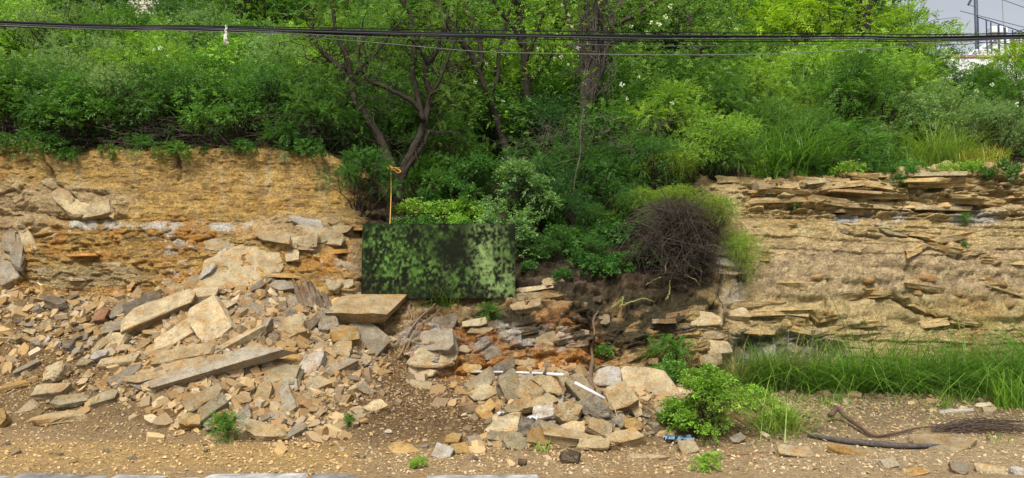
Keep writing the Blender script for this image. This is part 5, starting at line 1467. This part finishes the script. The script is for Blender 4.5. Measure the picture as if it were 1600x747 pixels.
# ------------------------------------------------------------------ things hung, laid and built
# banner: a flat printed sheet on a thin board, leaning on the slope and tied to the tree
def banner():
    Yb = 11.25
    x0, x1, y0, y1 = (565 - CX) / FPX * Yb, (805 - CX) / FPX * Yb, zr(Yb, 466), zr(Yb, 349)
    w, h = x1 - x0, y1 - y0
    nx, ny = 200, 100
    gu, gv = np.meshgrid(np.linspace(0, 1, nx), np.linspace(0, 1, ny))       # v = 0 at the bottom
    a_, b_ = gu * 24, gv * 12
    z_ = a_ * 0
    # smeared print of leaves
    leaf = fbm(a_ * .8 + .8 * fbm(a_, b_, z_, 2, 3), b_ * .7, z_, 4, 81) * .5 + .5
    fin_ = fbm(a_ * 2.6 + .5 * leaf, b_ * 1.9, z_, 4, 82, .65) * .5 + .5
    def bl(cu, cv, ru, rv): return np.exp(-(((gu - cu) / ru) ** 2 + ((gv - cv) / rv) ** 2))
    gm = np.clip(.8 * bl(.10, .75, .10, .22) + bl(.20, .42, .14, .26) + .8 * bl(.42, .38, .10, .22) + .6 * bl(.30, .78, .12, .2) + .7 * bl(.66, .22, .10, .2) + .5 * bl(.52, .92, .1, .12) + .5 * bl(.95, .7, .06, .3), 0, 1)
    pm = np.clip(bl(.77, .75, .07, .28) + .8 * bl(.82, .35, .08, .3) + .8 * bl(.93, .18, .1, .25) + .5 * bl(.88, .85, .06, .2), 0, 1)
    col = np.array([.012, .014, .009]) * np.ones(gu.shape + (1,))
    col = col + (np.array([.05, .038, .024]) - col) * (sstep(.5, .75, fin_) * .8 * (gv < .5))[..., None]
    col = col + (np.array([.055, .115, .024]) - col) * (gm * sstep(.38, .64, leaf * .5 + fin_ * .5))[..., None]
    col = col + (np.array([.125, .22, .05]) - col) * (gm * sstep(.48, .72, fin_ * .75 + leaf * .25))[..., None]
    col = col + (np.array([.20, .29, .10]) - col) * (pm * sstep(.36, .64, leaf * .4 + fin_ * .6))[..., None]
    lean = .10
    X_, Z_ = x0 + gu * w, y0 + gv * h
    Y_ = Yb + (gv - .5) * lean + .01 * fbm(gu * 3, gv * 2, z_, 2, 5)
    b0 = Vector(((x0 + x1) / 2, Yb - lean / 2, y0))
    root = empty('banner', b0)
    V = np.stack([X_, Y_, Z_], -1).reshape(-1, 3) - np.array(b0)
    a = (np.arange(ny - 1)[:, None] * nx + np.arange(nx - 1)[None, :]).ravel()
    me = np_mesh('print', V, np.stack([a, a + 1, a + nx + 1, a + nx], 1), True, {'Col': ('POINT', col.reshape(-1, 3))})
    m, N, L = new_mat('printed_sheet')
    bs = principled(N, L, 1.0, 0.0)
    at = N.new('ShaderNodeAttribute'); at.attribute_name = 'Col'; L.new(at.outputs['Color'], bs.inputs['Base Color'])
    link('printed_sheet', me, m, root)
    # backing board, 12 mm thick, 3 mm behind the print
    q = [(x0, y0), (x1, y0), (x1, y1), (x0, y1)]
    vb = [Vector((x, Yb + (.5 if z > (y0 + y1) / 2 else -.5) * lean + dy, z)) - b0 for dy in (.014, .026) for x, z in q]
    link('board', np_mesh('board', [tuple(v) for v in vb], [(0, 1, 2, 3), (7, 6, 5, 4), (0, 4, 5, 1), (1, 5, 6, 2), (2, 6, 7, 3), (3, 7, 4, 0)]), M_PLAST, root, (.05, .05, .05))
    tag(root, 'rectangular sign panel printed with blurred dark green leaves, hung on the slope', 'sign')
    return P(609, 350, Yb + lean / 2)
tie = banner()
# rope: knot and loops on the trunk, one strand down to the panel
knot_p = P(612, 263, 13.05)
rope = empty('rope', knot_p)
acc = Acc()
V, F = tube_arrays(smooth_path([Vector((-.01, -.02, -.02)), (tie - knot_p) * .5 + Vector((.004, 0, -.01)), tie - knot_p + Vector((0, .01, -.03))], 8), .008, 6); acc.add(V, F)
link('strand', acc.mesh('strand', True), M_TWIG, rope, (.45, .27, .07))
acc = Acc()
for (pl) in [[(-.14, .05, .0), (-.06, -.05, .02), (0, -.06, .0), (.07, -.03, -.02), (.12, .06, -.02)], [(-.13, .06, .03), (-.04, -.06, .03), (.05, -.05, .0), (.13, .05, .01)],
             [(-.03, -.06, .06), (0, -.075, .0), (.02, -.07, -.05)], [(.0, -.07, 0), (.06, -.08, -.05), (.12, -.06, -.09), (.16, -.05, -.06), (.10, -.06, -.02), (.02, -.07, .0)], [(0, -.07, .01), (-.05, -.08, .05), (-.08, -.07, .0), (-.02, -.07, -.02)]]:
    V, F = tube_arrays(smooth_path([Vector(p) for p in pl], 4), .011, 6); acc.add(V, F)
link('knot', acc.mesh('knot', True), M_TWIG, rope, (.66, .33, .04))
tag(rope, 'yellow orange rope knotted round the forked trunk and running down to the panel', 'rope')

# white pipes
def pipe(name, pts, r, label, rings=()):
    b = pts[0]; root = empty(name, b)
    V, F = tube_arrays([p - b for p in pts], r, 12)
    link('tube', np_mesh('tube', V, F, True), M_PLAST, root, (.60, .59, .56))
    for t in rings:
        i = min(int(t * (len(pts) - 1)), len(pts) - 2); f = t * (len(pts) - 1) - i
        c = pts[i].lerp(pts[i + 1], f); d = (pts[i + 1] - pts[i]).normalized()
        V, F = tube_arrays([c - d * .035 - b, c + d * .035 - b], r * 1.12, 12)
        link('tape', np_mesh('tape', V, F, True), M_PLAST, root, (.05, .05, .055))
    return tag(root, label, 'pipe')
def pp(x, y, dy=-.10):
    h_, _ = hit(x, y)
    return P(x, y, min(h_.y + dy, 10.1))
def lay(x, y, f): return EYE.lerp(hit(x, y)[0], f)
pipe('pipe', [lay(743, 581, .985), lay(800, 582, .965), lay(850, 584, .955), lay(880, 586, .95)], .019, 'long white plastic pipe with black tape lying behind the stone heap', (.28, .55, .70))
pipe('pipe', [lay(898, 598, .93), lay(945, 623, .93)], .019, 'short white plastic pipe sloping down to the right over the stones', ())

# thick hanging root and thin roots
def wood(name, pl, r0, r1, label, cat, col, lift=.04, mat=None, jitx=.008, sides=7, n=4):
    pts = []
    for (x, y) in pl:
        h_, nn = hit(x, y); pts.append(h_ + Vector((0, -lift, lift * .4)))
    b = pts[0].copy()
    pts = smooth_path([p - b for p in pts], n, jitx)
    m = len(pts)
    V, F = tube_arrays(pts, [r0 + (r1 - r0) * i / (m - 1) for i in range(m)], sides)
    o = link(name, np_mesh(name, V, F, True), mat or M_BARK, None, col); o.location = b
    return tag(o, label, cat)
wood('root', [(926, 612), (921, 592), (925, 566), (923, 545), (929, 522), (926, 505), (934, 488)], .034, .012, 'thick brown root hanging down the middle slope above the pale stone', 'root', (.17, .115, .078), .05)
wood('root', [(622, 562), (632, 545), (640, 520), (655, 500), (668, 488), (682, 476)], .018, .010, 'thin brown root curving up the rock below the banner', 'root', (.22, .15, .10), .05)
wood('root', [(636, 548), (648, 522), (660, 508), (676, 498), (690, 482)], .015, .008, 'second thin root just right of the curving root below the banner', 'root', (.20, .14, .09), .05)
wood('root', [(645, 500), (640, 480), (652, 470)], .012, .006, 'short root tip under the banner lower edge', 'root', (.24, .16, .10), .05)
wood('root', [(1125, 520), (1132, 490), (1120, 460), (1128, 430), (1116, 400)], .008, .004, 'dark thin root running up the left end of the right cliff', 'root', (.06, .045, .035), .03)
wood('root', [(277, 262), (280, 250), (276, 238)], .010, .006, 'dark root hanging over the top edge of the left cliff', 'root', (.07, .05, .04), .03)
wood('vine', [(945, 618), (958, 640), (960, 665), (948, 682)], .006, .004, 'thin dry vine lying over the stones below the short pipe', 'vine', (.42, .34, .24), .12)
wood('branch', [(490, 385), (520, 378), (538, 373)], .010, .005, 'thin dark stick lying on the ledge left of the dense bush', 'branch', (.10, .08, .06), .05)
# yellow green succulent stems on the dark slope
ss = empty('climbing_cactus', hit(1060, 420)[0]); bq = ss.location.copy()
for pl in [[(1043, 395), (1038, 412), (1034, 430)], [(1043, 393), (1048, 410), (1058, 428), (1078, 438), (1092, 448)], [(1046, 396), (1060, 408), (1078, 420), (1092, 428)], [(1028, 436), (1018, 442), (1008, 448)], [(1040, 470), (1044, 460), (1046, 440)], [(970, 480), (985, 474), (1004, 468), (1020, 474)], [(972, 466), (971, 484)], [(955, 482), (972, 470)]]:
    pts = [hit(x, y)[0] + Vector((0, -.22 if y < 440 else -.06, .02)) - bq for x, y in pl]
    pts = smooth_path(pts, 5, .010)
    V, F = tube_arrays(pts, [.014 * (1 - .6 * i / len(pts)) for i in range(len(pts))], 5)
    link('stem', np_mesh('stem', V, F, False), M_BARK, ss, (.26, .27, .085))
tag(ss, 'yellow green succulent stems sprawling below the dead twig ball', 'cactus')

# dead palm fronds and a burnt log on the right verge
def verge(x, y, up=.0): return hit(x, y)[0] + Vector((0, 0, up))
fr = empty('palm_frond', verge(1320, 662)); bf = fr.location.copy()
pts = smooth_path([verge(1298, 662, .10) - bf, verge(1308, 658, .15) - bf, verge(1322, 663, .09) - bf, verge(1345, 676, .06) - bf, verge(1365, 685, .03) - bf, verge(1400, 681, .03) - bf, verge(1440, 672, .03) - bf, verge(1500, 668, .03) - bf], 4)
V, F = tube_arrays(pts, [.045 - .038 * (i / (len(pts) - 1)) ** .6 for i in range(len(pts))], 7)
V[:, 2] = V[:, 2] * 1.0
link('stalk', np_mesh('stalk', V, F, True), M_BARK, fr, (.12, .075, .055))
rg = np.random.default_rng(3); acc = Acc()
for i in range(110):
    t = rg.uniform(.3, 1.0); x = 1430 + t * 80
    a_ = verge(x, 668 + rg.uniform(-3, 10), .02) - bf
    e = verge(min(x + rg.uniform(50, 170), 1640), 660 + rg.uniform(-5, 26), .01) - bf
    md = (a_ + e) / 2 + Vector((0, 0, rg.uniform(0, .07)))
    V, F = tube_arrays(smooth_path([a_, md, e], 3), [.006, .006, .005, .004, .003, .002, .001], 3, False); acc.add(V, F)
link('leaflets', acc.mesh('leaflets', True), M_TWIG, fr, (.11, .08, .06))
tag(fr, 'dead reddish brown palm frond with a curled stalk end lying on the right verge', 'palm frond')
fr2 = empty('palm_stalk', verge(1260, 688)); bf = fr2.location.copy()
pts = smooth_path([verge(1262, 684, .03) - bf, verge(1310, 692, .03) - bf, verge(1370, 699, .035) - bf, verge(1420, 702, .035) - bf, verge(1485, 699, .02) - bf], 4)
V, F = tube_arrays(pts, [.016 + .022 * math.sin(math.pi * min(1, i / (len(pts) - 1) * 1.05)) ** .8 for i in range(len(pts))], 7)
link('stalk', np_mesh('stalk', V, F, True), M_BARK, fr2, (.10, .085, .075))
pts = smooth_path([verge(1425, 700, .03) - bf, verge(1424, 692, .06) - bf, verge(1420, 686, .10) - bf], 2)
V, F = tube_arrays(pts, [.03, .028, .024, .02, .006], 5); link('leaf_base', np_mesh('leaf_base', V, F, True), M_BARK, fr2, (.11, .08, .06))
tag(fr2, 'dark grey palm stalk lying flat in front of the curled frond', 'palm stalk')
wood('log', [(1196, 642), (1215, 645), (1240, 650), (1266, 653)], .03, .022, 'dark charred log lying at the left end of the roadside grass', 'log', (.045, .04, .037), .02)
wood('branch', [(1240, 668), (1290, 690)], .008, .005, 'thin pale stick among the flattened grass stalks', 'branch', (.35, .29, .2), .03)
wood('branch', [(1130, 712), (1180, 709), (1215, 706)], .007, .004, 'thin reddish stick on the verge right of the kerb weed', 'branch', (.26, .14, .09), .03)
# blue plastic scrap, crumpled
bm = bmesh.new(); bmesh.ops.create_grid(bm, x_segments=9, y_segments=6, size=.5)
for v in bm.verts: v.co = Vector((v.co.x * .30 + random.gauss(0, .008), v.co.y * .22 + random.gauss(0, .008), random.uniform(0, .045)))
bmesh.ops.delete(bm, geom=[f for f in bm.faces if random.random() < .12], context='FACES')
me = bpy.data.meshes.new('plastic_scrap'); bm.to_mesh(me); bm.free()
o = link('plastic_scrap', me, M_PLAST, None, (.14, .25, .36)); o.location = verge(1060, 690, .02)
tag(o, 'crumpled blue plastic scrap on the verge left of the leafy bush', 'plastic scrap')
for (px, py, c, lab) in [(832, 662, (.6, .62, .68), 'crumpled pale plastic bag wedged in the middle of the pipe heap'), (786, 655, (.55, .57, .6), 'torn grey plastic film at the left side of the pipe heap')]:
    bm = bmesh.new(); bmesh.ops.create_grid(bm, x_segments=7, y_segments=5, size=.5)
    for v in bm.verts: v.co = Vector((v.co.x * .13 + random.gauss(0, .008), v.co.y * .10 + random.gauss(0, .008), random.uniform(0, .05)))
    me = bpy.data.meshes.new('plastic_scrap'); bm.to_mesh(me); bm.free()
    o = link('plastic_scrap', me, M_PLAST, None, c); o.location = verge(px, py, .05); o.location.y -= .05
    tag(o, lab, 'plastic scrap')

# overhead cables
def cable(rows, r, Y, col, label):
    xs = [q[0] for q in rows]
    x0, x1 = xs[0], xs[-1]
    pl = list(rows)
    s0 = (rows[1][1] - rows[0][1]) / (rows[1][0] - rows[0][0]); s1 = (rows[-1][1] - rows[-2][1]) / (rows[-1][0] - rows[-2][0])
    pl = [(x0 - 1400, rows[0][1] - s0 * 1400 - 30)] + pl + [(x1 + 1400, rows[-1][1] + s1 * 1400 - 30)]
    pts = [P(x, y, Y) for x, y in pl]
    b = pts[0].copy()
    pts = smooth_path([p - b for p in pts], 8)
    V, F = tube_arrays(pts, r, 8)
    o = link('cable', np_mesh('cable', V, F, True), M_CABLE, None, col); o.location = b
    return tag(o, label, 'cable', 'overhead cables')
BLK, GRY = (.014, .014, .016), (.15, .15, .155)
cable([(0, 34), (270, 41), (530, 48), (800, 54), (1060, 56), (1330, 57), (1600, 55)], .0105, 9.0, BLK, 'thickest black overhead cable, top of the bundle on the left')
cable([(0, 41), (270, 45.5), (530, 53.5), (800, 57.5), (1060, 58), (1330, 57), (1600, 57.5)], .0085, 9.06, BLK, 'second thick black cable, lower edge of the bundle on the left')
cable([(0, 37.5), (270, 43), (530, 50.5), (800, 56), (1060, 61), (1330, 60), (1600, 59)], .008, 8.96, (.06, .06, .065), 'grey cable running within the black bundle')
cable([(0, 33), (300, 40), (530, 44), (800, 48), (1060, 51), (1330, 52), (1600, 52)], .006, 9.1, BLK, 'thin black cable just above the bundle on the right')
cable([(0, 37), (300, 45), (530, 56), (700, 63), (860, 68), (1060, 72), (1330, 68), (1600, 60)], .0042, 9.0, GRY, 'thin pale wire sagging just below the bundle')
cable([(0, 40), (300, 48), (530, 62), (740, 80), (860, 83.5), (1060, 86), (1230, 83), (1480, 69), (1600, 62)], .004, 9.0, (.18, .18, .18), 'lowest thin pale wire sagging across the middle')
cable([(0, 36), (300, 43), (530, 52), (800, 60), (1060, 65), (1330, 64), (1600, 60)], .006, 9.05, BLK, 'thin black wire between the bundle and the pale wires')
# white strip tied to the cables
rg = np.random.default_rng(9); acc = Acc()
b0 = P(353, 42, 8.95)
pts = [P(354, 40, 8.94) - b0, P(353, 46, 8.94) - b0, P(354, 54, 8.95) - b0, P(352, 62, 8.94) - b0, P(356, 70, 8.96) - b0]
V, F = tube_arrays(smooth_path(pts, 3, .006), [.018, .014, .012, .012, .013, .016, .018, .02, .022, .024, .026, .022, .008], 6); acc.add(V, F)
o = link('plastic_strip', acc.mesh('plastic_strip'), M_PLAST, None, (.62, .60, .52)); o.location = b0
tag(o, 'white rag of plastic tied to the cables at the upper left', 'rag')

# far house wall of blocks at the upper left
hb = empty('house', P(268, 14, 33.0)); b0 = hb.location.copy()
bwm = box_mesh('block', .40, .2, .195, .004)
for r in range(10):
    for c in range(9):
        o = link('block', bwm, M_WALL, hb, shade((.52, .47, .38), .85, 1.1))
        o.location = (-1.75 + c * .415 + (.2 if r % 2 else 0), 0, -1.0 + r * .208)
me = box_mesh('back_wall', 3.9, .2, 6.0)
o = link('wall', me, M_WALL, hb, (.40, .36, .30)); o.location = (0, .14, -1.9)
me = box_mesh('column', .28, .3, 3.2); o = link('column', me, M_WALL, hb, (.45, .43, .40)); o.location = (2.1, -.02, .3)
tag(hb, 'pale concrete block house wall glimpsed above the thicket at the upper left', 'house')
# white garden wall with brick coping at the upper right
gw = empty('garden_wall', P(1500, 120, 28.0)); b0 = gw.location.copy()
zt = P(1500, 92, 28).z - b0.z
o = link('wall', box_mesh('garden_wall', 4.6, .2, 2.2), M_WALL, gw, (.68, .68, .67)); o.location = (.2, 0, zt - 1.1)
cb = box_mesh('coping_brick', .23, .26, .09, .004)
for k in range(20):
    o = link('coping_brick', cb, M_WALL, gw, shade((.42, .25, .17), .8, 1.15)); o.location = (-2.0 + k * .235, 0, zt + .05)
tag(gw, 'white garden wall with a brick coping behind the shrubs at the upper right', 'wall')
ww = empty('house', P(1575, 90, 40.0)); 
o = link('wall', box_mesh('white_wall', 3.4, 3.0, 8.0), M_WALL, ww, (.72, .72, .72)); o.location = (.2, 0, -3.25)
o = link('parapet', box_mesh('parapet', .9, .4, .35), M_WALL, ww, (.70, .70, .70)); o.location = (-1.4, -1.3, .95)
tag(ww, 'white house wall below the blue fence in the sky gap', 'house')
# blue steel fence and mast against the sky
Yf = 36.0
fb = P(1560, 75, Yf); fence = empty('fence', fb)
def bar(p, q, r, nm, parent, base, col=(.055, .075, .15)):
    V, F = tube_arrays([p - base, q - base], r, 4); return link(nm, np_mesh(nm, V, F), M_STEEL, parent, col)
tops = {1528: 27, 1541: 31, 1548: 35, 1560: 39, 1570: 43, 1582: 47, 1592: 50, 1606: 55, 1620: 58}
for x, y in tops.items(): bar(P(x, y, Yf), P(x + 1.5, 84, Yf), .045 if x in (1560, 1570) else .03, 'post', fence, fb)
bar(P(1526, 26, Yf), P(1624, 59, Yf), .03, 'rail', fence, fb); bar(P(1526, 66, Yf), P(1624, 70, Yf), .03, 'rail', fence, fb)
for (x, y, x2, y2) in [(1541, 70, 1552, 60), (1552, 60, 1562, 72), (1582, 52, 1600, 46), (1584, 62, 1600, 70)]: bar(P(x, y, Yf), P(x2, y2, Yf), .025, 'brace', fence, fb)
bw = link('base_wall', box_mesh('base_wall', 3.6, .2, 6.0), M_WALL, fence, (.66, .66, .66)); bw.location = (.75, .1, -3.05)
tag(fence, 'blue steel fence with stepped posts against the sky at the upper right', 'fence')
mast = empty('mast', P(1527, 80, 36.4)); mb = mast.location.copy()
bar(P(1522, -40, 36.4), P(1529, 200, 36.4), .05, 'pole', mast, mb, (.12, .13, .17)); bar(P(1526, -40, 36.4), P(1531, 200, 36.4), .03, 'pole', mast, mb, (.12, .13, .17))
for y in range(-30, 80, 10): bar(P(1522.6, y, 36.4), P(1528, y + 8, 36.4), .015, 'lattice', mast, mb, (.12, .13, .17))
bar(P(1513, 8, 36.4), P(1517, 0, 36.4), .06, 'lamp', mast, mb, (.06, .07, .10)); bar(P(1516, 8, 36.4), P(1524, 11, 36.4), .02, 'bracket', mast, mb, (.12, .13, .17))
tag(mast, 'slim lattice mast with a floodlight at the left of the sky gap', 'mast')
tp = empty('thin_pole', P(1573, 80, 36.6)); tb = tp.location.copy()
bar(P(1565, -30, 36.6), P(1575, 200, 36.6), .025, 'shaft', tp, tb, (.35, .36, .40)); bar(P(1562, -2, 36.6), P(1568, 1, 36.6), .02, 'cross_arm', tp, tb, (.35, .36, .40))
tag(tp, 'thin grey pole rising behind the blue fence', 'pole')
for (a_, b_, lab) in [((1480, -32), (1700, 48), 'thin dark wire crossing the sky in the upper right corner'), ((1500, 17), (1700, 68), 'lower thin wire crossing the sky above the blue fence')]:
    pq = P(a_[0], a_[1], 34.0)
    V, F = tube_arrays([Vector((0, 0, 0)), P(b_[0], b_[1], 34.0) - pq], .016, 5)
    o = link('sky_wire', np_mesh('sky_wire', V, F), M_CABLE, None, (.16, .16, .18)); o.location = pq
    tag(o, lab, 'wire')
